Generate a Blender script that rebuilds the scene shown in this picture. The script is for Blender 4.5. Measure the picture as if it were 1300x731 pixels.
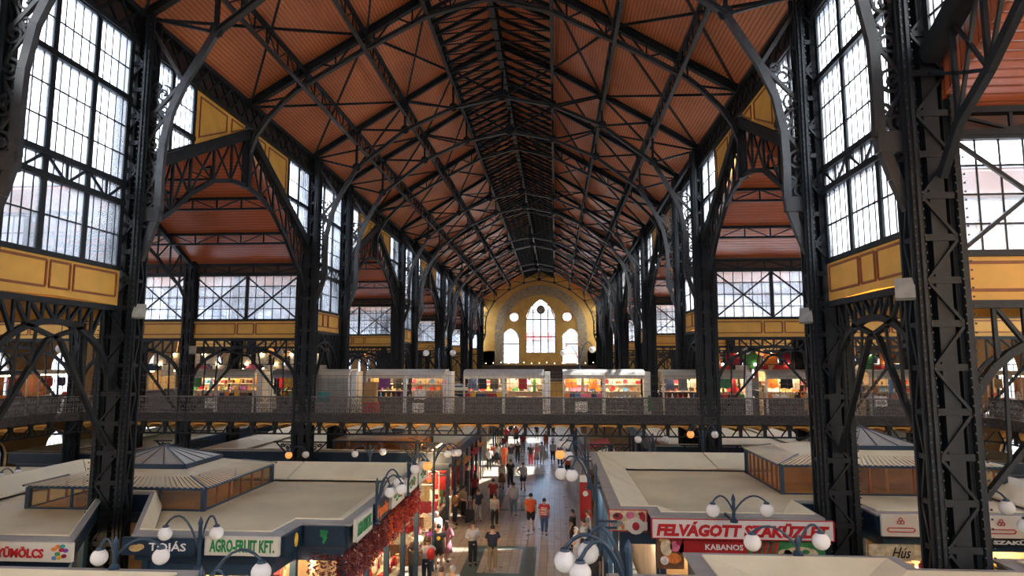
import bpy, bmesh, math, random
from mathutils import Vector, Matrix
for _o in list(bpy.data.objects): bpy.data.objects.remove(_o)
S = bpy.context.scene
COL = S.collection
PI = math.pi
rnd = random.Random(7)

# ---------------------------------------------------------------- camera
cd = bpy.data.cameras.new('camera'); cam = bpy.data.objects.new('camera', cd); COL.objects.link(cam)
cam.location = (2.5, 0, 8.1); cam.rotation_euler = (PI/2 + .113, 0, .067)
cd.sensor_width = 36; cd.lens = 812.5/1300*36; cd.clip_start = .1; cd.clip_end = 900
S.camera = cam
# ---------------------------------------------------------------- sky, sun, exposure
S.view_settings.view_transform = 'Standard'; S.view_settings.look = 'None'
S.view_settings.gamma = 1; S.view_settings.use_curve_mapping = False
S.view_settings.exposure = 1.8
w = bpy.data.worlds.new('sky'); S.world = w; w.use_nodes = True
nt = w.node_tree; nt.nodes.clear()
wo = nt.nodes.new('ShaderNodeOutputWorld'); bg = nt.nodes.new('ShaderNodeBackground')
tc = nt.nodes.new('ShaderNodeTexCoord'); nz = nt.nodes.new('ShaderNodeTexNoise'); cr = nt.nodes.new('ShaderNodeValToRGB')
nz.inputs['Scale'].default_value = 2.2; nz.inputs['Detail'].default_value = 6
cr.color_ramp.elements[0].position = .36; cr.color_ramp.elements[0].color = (.42, .62, .95, 1)
cr.color_ramp.elements[1].position = .52; cr.color_ramp.elements[1].color = (1, 1, 1, 1)
nt.links.new(tc.outputs['Generated'], nz.inputs['Vector']); nt.links.new(nz.outputs['Fac'], cr.inputs['Fac'])
nt.links.new(cr.outputs['Color'], bg.inputs['Color']); nt.links.new(bg.outputs[0], wo.inputs[0])
bg.inputs['Strength'].default_value = 3.4
sl = bpy.data.lights.new('sun', 'SUN'); sun = bpy.data.objects.new('sun', sl); COL.objects.link(sun)
sl.energy = 16; sl.angle = .02; sl.color = (1, .93, .8)
sun.rotation_euler = Vector((.62, .14, .77)).to_track_quat('Z', 'Y').to_euler()
S.cycles.max_bounces = 10; S.cycles.diffuse_bounces = 6; S.cycles.glossy_bounces = 3
S.cycles.transparent_max_bounces = 24; S.cycles.use_denoising = True
S.cycles.caustics_reflective = False; S.cycles.caustics_refractive = False
S.cycles.sample_clamp_indirect = 6

# ---------------------------------------------------------------- materials
MATS = {}
def mat(name, col, rough=.6, metal=0, var=.12, scale=3, emit=0, bump=0, col2=None):
    if name in MATS: return MATS[name]
    m = bpy.data.materials.new(name); m.use_nodes = True; MATS[name] = m
    t = m.node_tree; b = t.nodes['Principled BSDF']
    b.inputs['Roughness'].default_value = rough; b.inputs['Metallic'].default_value = metal
    b.inputs['Base Color'].default_value = (*col, 1)
    if var > 0 or col2:
        c = t.nodes.new('ShaderNodeTexCoord'); n = t.nodes.new('ShaderNodeTexNoise'); r = t.nodes.new('ShaderNodeValToRGB')
        n.inputs['Scale'].default_value = scale; n.inputs['Detail'].default_value = 4
        a = col2 or tuple(x*(1-var) for x in col); d = tuple(min(1, x*(1+var)) for x in col)
        r.color_ramp.elements[0].position = .35; r.color_ramp.elements[0].color = (*a, 1)
        r.color_ramp.elements[1].position = .65; r.color_ramp.elements[1].color = (*d, 1)
        t.links.new(c.outputs['Object'], n.inputs['Vector']); t.links.new(n.outputs['Fac'], r.inputs['Fac'])
        t.links.new(r.outputs['Color'], b.inputs['Base Color'])
        if bump:
            bn = t.nodes.new('ShaderNodeBump'); bn.inputs['Strength'].default_value = bump
            t.links.new(n.outputs['Fac'], bn.inputs['Height']); t.links.new(bn.outputs[0], b.inputs['Normal'])
    if emit:
        b.inputs['Emission Color'].default_value = (*col, 1); b.inputs['Emission Strength'].default_value = emit
    return m
def boards(name, col, axis, pitch, rough=.27, dark=.45, var=.18):
    """boarded lining: fine grooves across the axis, each board a little different"""
    m = bpy.data.materials.new(name); m.use_nodes = True; MATS[name] = m
    t = m.node_tree; b = t.nodes['Principled BSDF']; b.inputs['Roughness'].default_value = rough
    g = t.nodes.new('ShaderNodeNewGeometry'); s = t.nodes.new('ShaderNodeSeparateXYZ')
    t.links.new(g.outputs['Position'], s.inputs[0])
    d = t.nodes.new('ShaderNodeMath'); d.operation = 'DIVIDE'; d.inputs[1].default_value = pitch
    t.links.new(s.outputs['XYZ'.index(axis)], d.inputs[0])
    f = t.nodes.new('ShaderNodeMath'); f.operation = 'FRACT'; t.links.new(d.outputs[0], f.inputs[0])
    r = t.nodes.new('ShaderNodeValToRGB')
    e = r.color_ramp.elements
    e[0].position = 0; e[0].color = (dark, dark, dark, 1); e[1].position = .22; e[1].color = (1, 1, 1, 1)
    k = e.new(.9); k.color = (.95, .95, .95, 1); k = e.new(1); k.color = (dark, dark, dark, 1)
    t.links.new(f.outputs[0], r.inputs['Fac'])
    n = t.nodes.new('ShaderNodeTexNoise'); n.inputs['Scale'].default_value = .35; n.inputs['Detail'].default_value = 7
    t.links.new(g.outputs['Position'], n.inputs['Vector'])
    r2 = t.nodes.new('ShaderNodeValToRGB')
    r2.color_ramp.elements[0].position = .3; r2.color_ramp.elements[0].color = (*[x*(1-var) for x in col], 1)
    r2.color_ramp.elements[1].position = .7; r2.color_ramp.elements[1].color = (*[x*(1+var) for x in col], 1)
    t.links.new(n.outputs['Fac'], r2.inputs['Fac'])
    x = t.nodes.new('ShaderNodeMix'); x.data_type = 'RGBA'; x.blend_type = 'MULTIPLY'; x.inputs['Factor'].default_value = 1
    t.links.new(r2.outputs['Color'], x.inputs['A']); t.links.new(r.outputs['Color'], x.inputs['B'])
    t.links.new(x.outputs['Result'], b.inputs['Base Color'])
    bn = t.nodes.new('ShaderNodeBump'); bn.inputs['Strength'].default_value = .5; bn.inputs['Distance'].default_value = .02
    t.links.new(r.outputs['Color'], bn.inputs['Height']); t.links.new(bn.outputs[0], b.inputs['Normal'])
    b.inputs['Specular IOR Level'].default_value = .8
    return m
IRON = mat('black_painted_iron', (.008, .0115, .0145), .5, .0, .35, 5, bump=.05)
IRON.node_tree.nodes['Principled BSDF'].inputs['Specular IOR Level'].default_value = .35
IRON2 = mat('grey_painted_iron', (.03, .031, .032), .42, .0, .25, 5)
CEIL = boards('terracotta_boards', (.60, .185, .075), 'X', .115, dark=.35)
CEILA = boards('terracotta_boards_aisle', (.50, .125, .048), 'Y', .17, dark=.45)
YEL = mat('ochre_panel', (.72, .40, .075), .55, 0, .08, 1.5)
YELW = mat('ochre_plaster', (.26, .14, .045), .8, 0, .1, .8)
BROWN = mat('brown_moulding', (.26, .085, .03), .6, 0, .1, 4)
YELF = mat('ochre_far_wall', (.62, .36, .09), .8, 0, .1, .8)
STONE = mat('stone_band', (.36, .28, .17), .8, 0, .25, 2.5)
CREAM = mat('cream_roof_sheet', (.66, .59, .39), .55, 0, .1, .7)
CREAM2 = mat('pale_roof_edge', (.76, .70, .50), .5, 0, .06, 1.2)
GREYW = mat('grey_gutter', (.30, .30, .29), .5, 0, .08, 2)
NAVY = mat('navy_fascia', (.008, .026, .05), .4, 0, .12, 2)
NAVYL = mat('blue_frame', (.018, .045, .08), .4, 0, .1, 2)
WHITE = mat('white_sign', (.72, .70, .66), .4, 0, .04, 2)
GLOBE = mat('opal_globe', (.80, .79, .76), .18, 0, .0)
GLOBEO = mat('amber_globe_lit', (.9, .38, .10), .3, 0, 0, emit=.22)
GREENT = mat('green_lettering', (.01, .20, .06), .5, 0, .0)
REDT = mat('red_lettering', (.50, .008, .012), .5, 0, 0)
REDB = mat('red_board', (.38, .012, .012), .5, 0, .08, 2)
WHT = mat('white_lettering', (.80, .80, .78), .5, 0, 0)
BLACKT = mat('black_lettering', (.01, .01, .01), .5, 0, 0)
ORANGET = mat('orange_lettering', (.80, .17, .02), .5, 0, 0)
STEEL = mat('brushed_steel', (.62, .62, .60), .3, .35, .1, 6)
DARK = mat('dark_interior', (.03, .028, .027), .7, 0, .2, 2)
FLOORW = mat('warm_strip_light', (1, .66, .34), .5, 0, 0, emit=9)
FLOORC = mat('cool_strip_light', (.9, .95, 1), .5, 0, 0, emit=9)
BULB = mat('lit_bulb', (1, .75, .45), .5, 0, 0, emit=5)
def glass(name, tint=(.93, .96, 1), tr=.8, milk=.24):
    m = bpy.data.materials.new(name); m.use_nodes = True; MATS[name] = m; t = m.node_tree
    t.nodes.clear(); o = t.nodes.new('ShaderNodeOutputMaterial')
    a = t.nodes.new('ShaderNodeBsdfTransparent'); a.inputs[0].default_value = (*tint, 1)
    b0 = t.nodes.new('ShaderNodeBsdfTranslucent'); b0.inputs[0].default_value = (.8, .86, .95, 1)
    b1 = t.nodes.new('ShaderNodeBsdfDiffuse'); b1.inputs[0].default_value = (.62, .68, .78, 1)
    b = t.nodes.new('ShaderNodeMixShader'); b.inputs[0].default_value = .4; t.links.new(b0.outputs[0], b.inputs[1]); t.links.new(b1.outputs[0], b.inputs[2])
    g = t.nodes.new('ShaderNodeBsdfGlossy'); g.inputs['Roughness'].default_value = .12
    x = t.nodes.new('ShaderNodeMixShader'); y = t.nodes.new('ShaderNodeMixShader')
    n = t.nodes.new('ShaderNodeTexNoise'); n.inputs['Scale'].default_value = .5; n.inputs['Detail'].default_value = 2
    ge = t.nodes.new('ShaderNodeNewGeometry'); t.links.new(ge.outputs['Position'], n.inputs['Vector'])
    mr = t.nodes.new('ShaderNodeMapRange'); mr.inputs['To Min'].default_value = milk*.3; mr.inputs['To Max'].default_value = milk*1.7
    mr.inputs['From Min'].default_value = .3; mr.inputs['From Max'].default_value = .7
    t.links.new(n.outputs['Fac'], mr.inputs[0]); t.links.new(mr.outputs[0], x.inputs[0])
    t.links.new(a.outputs[0], x.inputs[1]); t.links.new(b.outputs[0], x.inputs[2])
    y.inputs[0].default_value = .05
    t.links.new(x.outputs[0], y.inputs[1]); t.links.new(g.outputs[0], y.inputs[2]); t.links.new(y.outputs[0], o.inputs[0])
    return m
GLASS = glass('dusty_window_glass'); PGLASS = glass('stall_glass', (.85, .68, .42), .7, .12)  # amber tint of PGLASS stands in for warm light inside the roof lanterns

# ---------------------------------------------------------------- mesh builder
class MB:
    def __init__(s): s.v = []; s.f = []
    def add(s, vs, fs):
        k = len(s.v); s.v += [tuple(v) for v in vs]; s.f += [tuple(i+k for i in f) for f in fs]; return s
    def box(s, c, d, ang=0):
        x, y, z = [q/2 for q in d]; ca, sa = math.cos(ang), math.sin(ang); vs = []
        for a in (-x, x):
            for b in (-y, y):
                for e in (-z, z): vs.append((c[0]+a*ca-b*sa, c[1]+a*sa+b*ca, c[2]+e))
        return s.add(vs, [(0,1,3,2), (4,6,7,5), (0,4,5,1), (2,3,7,6), (0,2,6,4), (1,5,7,3)])
    def b2(s, lo, hi): return s.box([(a+b)/2 for a, b in zip(lo, hi)], [abs(b-a) for a, b in zip(lo, hi)])
    def bar(s, p, q, w, h=None, up=(0, 0, 1)):
        h = h or w; p = Vector(p); q = Vector(q); d = q-p
        if d.length < 1e-6: return s
        d.normalize(); u = Vector(up)
        if abs(d.dot(u)) > .98: u = Vector((0, 1, 0)) if abs(d.y) < .9 else Vector((1, 0, 0))
        a = d.cross(u).normalized(); b = a.cross(d).normalized(); vs = []
        for e in (p, q):
            for i, j in ((-1,-1), (1,-1), (1,1), (-1,1)): vs.append(e + a*i*w/2 + b*j*h/2)
        return s.add(vs, [(0,3,2,1), (4,5,6,7), (0,1,5,4), (1,2,6,5), (2,3,7,6), (3,0,4,7)])
    def ibar(s, p, q, w, h, t=.03, up=(0, 0, 1)):
        p = Vector(p); q = Vector(q); d = (q-p).normalized(); u = Vector(up)
        if abs(d.dot(u)) > .98: u = Vector((0, 1, 0))
        a = d.cross(u).normalized(); b = a.cross(d).normalized()
        s.bar(p+b*(h/2-t/2), q+b*(h/2-t/2), w, t, up); s.bar(p-b*(h/2-t/2), q-b*(h/2-t/2), w, t, up)
        return s.bar(p, q, t*1.2, h-2*t, up)
    def path(s, pts, w, h=None, up=(0, 0, 1)):
        for a, b in zip(pts, pts[1:]): s.bar(a, b, w, h, up)
        return s
    def tube(s, pts, r, n=6, cap=True):
        pts = [Vector(p) for p in pts]; rs = r if isinstance(r, (list, tuple)) else [r]*len(pts); vs = []; fs = []
        ref = Vector((0, 0, 1)); d0 = (pts[-1]-pts[0])
        if d0.length > 1e-6 and abs(d0.normalized().z) > .9: ref = Vector((0, 1, 0))
        for i, p in enumerate(pts):
            d = (pts[min(i+1, len(pts)-1)] - pts[max(i-1, 0)]).normalized()
            u = ref if abs(d.dot(ref)) < .98 else Vector((1, 0, 0))
            a = d.cross(u).normalized(); b = a.cross(d)
            for k in range(n):
                t = 2*PI*k/n; vs.append(p + (a*math.cos(t)+b*math.sin(t))*rs[i])
        for i in range(len(pts)-1):
            for k in range(n):
                fs.append((i*n+k, i*n+(k+1) % n, (i+1)*n+(k+1) % n, (i+1)*n+k))
        if cap: fs += [tuple(range(n))[::-1], tuple((len(pts)-1)*n+k for k in range(n))]
        return s.add(vs, fs)
    def lathe(s, c, prof, n=12):
        vs = []; fs = []
        for r, z in prof:
            for k in range(n): t = 2*PI*k/n; vs.append((c[0]+r*math.cos(t), c[1]+r*math.sin(t), c[2]+z))
        for i in range(len(prof)-1):
            for k in range(n): fs.append((i*n+k, i*n+(k+1) % n, (i+1)*n+(k+1) % n, (i+1)*n+k))
        fs += [tuple(range(n))[::-1], tuple((len(prof)-1)*n+k for k in range(n))]
        return s.add(vs, fs)
    def ball(s, c, r, n=10, sc=(1, 1, 1)):
        vs = []; fs = []; m = n//2+1
        for i in range(1, m):
            a = PI*i/m
            for k in range(n): t = 2*PI*k/n; vs.append((c[0]+r*sc[0]*math.sin(a)*math.cos(t), c[1]+r*sc[1]*math.sin(a)*math.sin(t), c[2]+r*sc[2]*math.cos(a)))
        for i in range(m-2):
            for k in range(n): fs.append((i*n+k, (i+1)*n+k, (i+1)*n+(k+1) % n, i*n+(k+1) % n))
        tp = len(vs); vs += [(c[0], c[1], c[2]+r*sc[2]), (c[0], c[1], c[2]-r*sc[2])]
        for k in range(n): fs += [(tp, k, (k+1) % n), (tp+1, (m-2)*n+(k+1) % n, (m-2)*n+k)]
        return s.add(vs, fs)
    def prism(s, poly, off):
        """poly: 3D outline; off: extrusion vector"""
        n = len(poly); o = Vector(off); vs = [Vector(p) for p in poly] + [Vector(p)+o for p in poly]
        return s.add(vs, [tuple(range(n))[::-1], tuple(range(n, 2*n))] + [(i, (i+1) % n, n+(i+1) % n, n+i) for i in range(n)])
    def slab(s, poly, z0, z1): return s.prism([(x, y, z0) for x, y in poly], (0, 0, z1-z0))
    def mesh(s, name, m, org=(0, 0, 0), smooth=False):
        me = bpy.data.meshes.new(name)
        me.from_pydata([(v[0]-org[0], v[1]-org[1], v[2]-org[2]) for v in s.v], [], s.f); me.update()
        if m: me.materials.append(m)
        if smooth: me.polygons.foreach_set('use_smooth', [True]*len(me.polygons))
        return me
    def build(s, name, m, parent=None, kind=None, smooth=False, label=None):
        org = root_loc(parent) if parent is not None else (0, 0, 0)
        o = bpy.data.objects.new(name, s.mesh(name, m, org, smooth)); COL.objects.link(o)
        if parent is not None: o.parent = parent
        if kind: o['kind'] = kind
        if label: o['label'] = label
        return o
def root_loc(o):
    v = Vector((0, 0, 0))
    while o is not None: v += o.location; o = o.parent
    return v
def tag(o, label=None, cat=None, group=None, kind=None):
    if label: o['label'] = label
    if cat: o['category'] = cat
    if group: o['group'] = group
    if kind: o['kind'] = kind
    return o
def empty(name, loc, label=None, cat=None, group=None, kind=None, rz=0):
    o = bpy.data.objects.new(name, None); COL.objects.link(o); o.location = loc; o.rotation_euler = (0, 0, rz)
    o.empty_display_size = .2
    return tag(o, label, cat, group, kind)
def put(name, me, parent=None, loc=(0, 0, 0), rz=0, kind=None, rot=None, scale=None):
    o = bpy.data.objects.new(name, me); COL.objects.link(o); o.location = loc; o.rotation_euler = rot or (0, 0, rz)
    if scale: o.scale = scale
    if parent is not None: o.parent = parent
    if kind: o['kind'] = kind
    return o
_kids = {}
def copy_tree(o, loc=None, rz=None, label=None, parent=None, children=None):
    if children is None:
        children = {}
        for q in bpy.data.objects:
            if q.parent is not None: children.setdefault(q.parent.name, []).append(q)
    c = o.copy(); COL.objects.link(c)
    if parent is not None: c.parent = parent
    if loc is not None: c.location = loc
    if rz is not None: c.rotation_euler = (0, 0, rz)
    if label: c['label'] = label
    for k in children.get(o.name, []): copy_tree(k, parent=c, children=children)
    return c
ORD = ['first', 'second', 'third', 'fourth', 'fifth', 'sixth', 'seventh', 'eighth', 'ninth', 'tenth', 'eleventh', 'twelfth',
       'thirteenth', 'fourteenth', 'fifteenth', 'sixteenth', 'seventeenth', 'eighteenth', 'nineteenth', 'twentieth']
for _t, _w in ((20, 'twenty'), (30, 'thirty'), (40, 'forty'), (50, 'fifty'), (60, 'sixty')):
    for _k in range(1, 10): ORD.append(_w+'-'+ORD[_k-1])
    ORD.append({20: 'thirtieth', 30: 'fortieth', 40: 'fiftieth', 50: 'sixtieth', 60: 'seventieth'}[_t])
def text_mesh(txt, size, ext=.004, bold=0., width=None, shear=0., spacing=1.):
    cu = bpy.data.curves.new('lettering', 'FONT'); cu.body = txt; cu.size = size; cu.extrude = ext; cu.offset = bold
    cu.align_x = 'CENTER'; cu.align_y = 'CENTER'; cu.resolution_u = 2; cu.shear = shear; cu.space_character = spacing
    o = bpy.data.objects.new('lettering', cu); COL.objects.link(o)
    dg = bpy.context.evaluated_depsgraph_get(); me = bpy.data.meshes.new_from_object(o.evaluated_get(dg))
    bpy.data.objects.remove(o); bpy.data.curves.remove(cu)
    if width:
        xs = [v.co.x for v in me.vertices]; k = width/(max(xs)-min(xs)); m0 = (max(xs)+min(xs))/2
        for v in me.vertices: v.co.x = (v.co.x-m0)*k
    return me
def spiral(c, r0, r1, a0, turns, n=14):
    """points of a flat spiral in (s, z)"""
    out = []
    for i in range(n+1):
        t = i/n; a = a0+turns*2*PI*t; r = r0+(r1-r0)*t
        out.append((c[0]+r*math.cos(a), c[1]+r*math.sin(a)))
    return out
# ================================================================ the hall
NY0, NY1 = 12.19, 17.03            # the narrow bay; everything repeats every 18.08 m
PER = 18.08; XN, XA, XB, XW = 9.5, 15.4, 21.0, 27.0
NB = [(NY0+PER*k, NY1+PER*k) for k in range(-1, 6)]
WB = [(NY1+PER*k, NY0+PER*(k+1)) for k in range(-1, 5)]
YF = 107.6; YN = -7.0
CW = []
for a, b in NB: CW += [a, b]
CW = [y for y in CW if y > 5 and y < 106]
# ---- floor
def floor_mat():
    m = bpy.data.materials.new('tiled_floor'); m.use_nodes = True; t = m.node_tree; b = t.nodes['Principled BSDF']
    g = t.nodes.new('ShaderNodeNewGeometry'); br = t.nodes.new('ShaderNodeTexBrick')
    br.offset = .0; br.inputs['Scale'].default_value = 1; br.inputs['Mortar Size'].default_value = .012
    br.inputs['Brick Width'].default_value = .6; br.inputs['Row Height'].default_value = .3
    br.inputs['Color1'].default_value = (.42, .37, .30, 1); br.inputs['Color2'].default_value = (.34, .295, .24, 1); br.inputs['Mortar'].default_value = (.17, .145, .12, 1)
    mp = t.nodes.new('ShaderNodeMapping'); mp.inputs['Rotation'].default_value = (0, 0, PI/2)
    t.links.new(g.outputs['Position'], mp.inputs[0]); t.links.new(mp.outputs[0], br.inputs['Vector'])
    n = t.nodes.new('ShaderNodeTexNoise'); n.inputs['Scale'].default_value = 1.4; t.links.new(g.outputs['Position'], n.inputs['Vector'])
    r = t.nodes.new('ShaderNodeMapRange'); r.inputs['To Min'].default_value = .2; r.inputs['To Max'].default_value = .42
    t.links.new(n.outputs['Fac'], r.inputs[0]); t.links.new(r.outputs[0], b.inputs['Roughness'])
    t.links.new(br.outputs['Color'], b.inputs['Base Color']); return m
FLM = floor_mat()
TEAL = mat('teal_floor_tile', (.06, .10, .095), .3, 0, .2, 3)
fl = MB().b2((-27.6, YN-.5, -.4), (27.6, YF+.5, 0)).build('floor', FLM, kind='structure')
tb = MB()
for y0, y1 in [(NB[k][0], NB[k][1]) for k in range(1, 7)]:
    for x in (-.9, 1.35): tb.b2((x-.3, y1+1.2, .001), (x+.3, y1+PER-6.2, .006))
    for y in (y1+.9, y1+4.6, y1+8.3, y1+11.9): tb.b2((-1.2, y-.2, .0012), (1.65, y+.2, .007))
tb.build('floor_band', TEAL, fl, kind='stuff', label='dark teal tile bands in the aisle floor')
MB().b2((-140, -90, -.9), (140, 220, -.45)).build('ground', mat('street_asphalt', (.16, .16, .16), .9, 0, .2, .3), kind='structure')

# ---- nave ceiling
cm = MB()
def roofz(x): return 24.15-.605*abs(x)
for s in (-1, 1):
    cm.prism([(0, YN, roofz(0)), (s*10.2, YN, roofz(10.2)), (s*10.2, YN, roofz(10.2)+.25), (0, YN, roofz(0)+.25)], (0, YF-YN, 0))
cm.build('ceiling', CEIL, kind='structure')
ZR, ZE = 16.1, 12.85               # aisle roof ridge and eaves
ac = MB(); lowc = MB()
for y0, y1 in WB:
    ym = (y0+y1)/2
    for s in (-1, 1):
        for a, b in ((ym, y0), (ym, y1)):
            ac.prism([(s*9.75, a, ZR), (s*9.75, b, ZE), (s*9.75, b, ZE+.2), (s*9.75, a, ZR+.2)], (s*(XW-9.75), 0, 0))
for y0, y1 in WB:
    ym = (y0+y1)/2
    for s in (-1, 1):
        for a, b in ((ym, y0), (ym, y1)):
            ac.prism([(s*9.76, a, ZR), (s*9.76, b, ZE), (s*9.76, b, 13.7), (s*9.76, a, 17.3)], (s*.08, 0, 0))
ac.build('ceiling', CEILA, kind='structure')
for y0, y1 in NB:
    for s in (-1, 1): lowc.b2((s*9.65, y0+.05, 9.54), (s*XW, y1-.05, 9.7))
RFM = mat('zinc_roofing', (.30, .32, .36), .6, .1, .1, .5); ro = MB()
for y0, y1 in WB:
    ym = (y0+y1)/2
    for s in (-1, 1):
        for a, b in ((ym, y0), (ym, y1)): ro.prism([(s*10.3, a, ZR+.25), (s*10.3, b, ZE+.25), (s*10.3, b, ZE+.3), (s*10.3, a, ZR+.3)], (s*(XW+.4-10.3), 0, 0))
for y0, y1 in NB:
    for s in (-1, 1): ro.b2((s*9.9, y0+.25, 9.75), (s*(XW+.4), y1-.25, 9.8))
ro.build('roof', RFM, kind='structure')
lowc.build('ceiling', mat('ochre_low_ceiling', (.42, .24, .08), .7, 0, .1, 1), kind='structure')

# ---- windows: generic glazed field
WN = [0]
class Field:
    """plane 'x' (x = c, s runs along y) or 'y' (y = c, s runs along x)"""
    def __init__(f, plane, c): f.p = plane; f.c = c
    def P(f, s, z, d=0): return (f.c+d, s, z) if f.p == 'x' else (s, f.c+d, z)
    @property
    def up(f): return (1, 0, 0) if f.p == 'x' else (0, 1, 0)
def pbox(mb, F, s0, s1, z0, z1, d0, d1): return mb.b2(F.P(s0, z0, d0), F.P(s1, z1, d1))
def window(F, s0, s1, lo, hi, ds, dz, lights, rails=(), brace=None, separate=False, wide=.09, zb=None, parent=None, xb=()):
    """glazed field between s0 and s1; lo/hi give the edge heights at s"""
    n = WN[0]; WN[0] += 1
    sm = (s0+s1)/2
    root = empty('window_%d' % (n+1), F.P(sm, lo(sm)), kind='structure')
    fr = MB(); wl = (s1-s0)/lights; zb = zb if zb is not None else min(lo(s0), lo(s1), lo(sm))
    for i in range(lights+1):
        s = s0+wl*i; s = min(max(s, s0+wide/2), s1-wide/2)
        if hi(s)-lo(s) > .15: fr.bar(F.P(s, lo(s)), F.P(s, hi(s)), .16, wide, F.up)
    N = 6
    for k in range(N):
        a = s0+(s1-s0)*k/N; b = s0+(s1-s0)*(k+1)/N
        fr.bar(F.P(a, lo(a)), F.P(b, lo(b)), .16, .12, F.up if False else (0, 0, 1)); fr.bar(F.P(a, hi(a)), F.P(b, hi(b)), .16, .12)
    for z in rails:
        ss = [s0+(s1-s0)*k/40 for k in range(41) if lo(s0+(s1-s0)*k/40) <= z <= hi(s0+(s1-s0)*k/40)]
        if len(ss) > 1: fr.bar(F.P(ss[0], z), F.P(ss[-1], z), .2, .15)
    for a, b in xb: fr.bar(F.P(*a), F.P(*b), .06, .07)
    fr.build('window_frame', IRON, root)
    gb = MB(); cells = []
    for i in range(lights):
        a = s0+wl*i; nn = max(1, round(wl/ds)); w1 = wl/nn
        for j in range(nn):
            sa, sb = a+w1*j, a+w1*(j+1)
            if j and hi(sa)-lo(sa) > .1: gb.bar(F.P(sa, lo(sa)), F.P(sa, hi(sa)), .03, .022, F.up)
            zt = max(hi(sa), hi(sb)); z = zb; rows = []
            zs = sorted(set([zb] + list(rails) + [zt]))
            for u, v in zip(zs, zs[1:]):
                if v <= u+.05: continue
                m = max(1, round((v-u)/dz))
                rows += [(u+(v-u)*q/m, u+(v-u)*(q+1)/m) for q in range(m)]
            for u, v in rows:
                if v < min(lo(sa), lo(sb)) or u > zt: continue
                c = [(sa, max(u, lo(sa))), (sb, max(u, lo(sb))), (sb, max(min(v, hi(sb)), lo(sb))), (sa, max(min(v, hi(sa)), lo(sa)))]
                if (c[3][1]-c[0][1]) + (c[2][1]-c[1][1]) < .06: continue
                cells.append(c)
        for u, v in rows:
            ss = [a+wl*k/10 for k in range(11) if lo(a+wl*k/10) < v < hi(a+wl*k/10)]
            if len(ss) > 1 and v not in rails: gb.bar(F.P(ss[0], v), F.P(ss[-1], v), .035, .035)
    gb.build('glazing_bar', IRON, root, kind='stuff')
    if separate and len(cells) <= 300:
        for c in cells:
            MB().add([F.P(q[0], q[1], .0) for q in c] + [F.P(q[0], q[1], .006) for q in c], [(0,1,2,3), (7,6,5,4), (0,4,5,1), (1,5,6,2), (2,6,7,3), (3,7,4,0)]).build('pane', GLASS, root)
    else:
        g = MB()
        for c in cells: g.add([F.P(q[0], q[1]) for q in c], [(0, 1, 2, 3)])
        g.build('pane', GLASS, root, kind='stuff')
    return root
TR = [0]
def panel(F, poly, side, inset=.16, boxes=(), d=.05, rootname=None):
    """yellow board with a raised brown moulding; side = direction the face looks"""
    TR[0] += 1
    cx = sum(p[0] for p in poly)/len(poly); cz = sum(p[1] for p in poly)/len(poly)
    r = empty('trim_%d' % TR[0], F.P(cx, cz), kind='structure')
    off = F.P(0, 0, side*d); o0 = F.P(0, 0, 0); ov = [a-b for a, b in zip(off, o0)]
    MB().prism([F.P(p[0], p[1], -side*d/2) for p in poly], ov).build('board', YEL, r)
    mo = MB()
    for bx in boxes:
        n = len(bx)
        for i in range(n):
            a, b = bx[i], bx[(i+1) % n]; mo.bar(F.P(a[0], a[1], side*(d/2+.012)), F.P(b[0], b[1], side*(d/2+.012)), .025, .055, F.up) if False else \
                mo.bar(F.P(a[0], a[1], side*(d/2+.012)), F.P(b[0], b[1], side*(d/2+.012)), .055 if abs(a[0]-b[0]) < 1e-3 else .03, .03 if abs(a[0]-b[0]) < 1e-3 else .055)
    mo.build('moulding', BROWN, r)
    return r
def band(F, s0, s1, z0, z1, side, peak=0.):
    m = (s0+s1)/2; L = s1-s0; q = .13
    poly = [(s0, z0), (m, z0+peak), (s1, z0), (s1, z1), (s0, z1)] if peak else [(s0, z0), (s1, z0), (s1, z1), (s0, z1)]
    zb = z0+peak+.22*(z1-z0) if not peak else z0+peak+.18; zt = z1-q
    def R(a, b): return [(a, zb), (b, zb), (b, zt), (a, zt)]
    c = .075*L
    return panel(F, poly, side, boxes=(R(s0+.14, m-c-.12), R(m-c, m+c), R(m+c+.12, s1-.14)))
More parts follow.
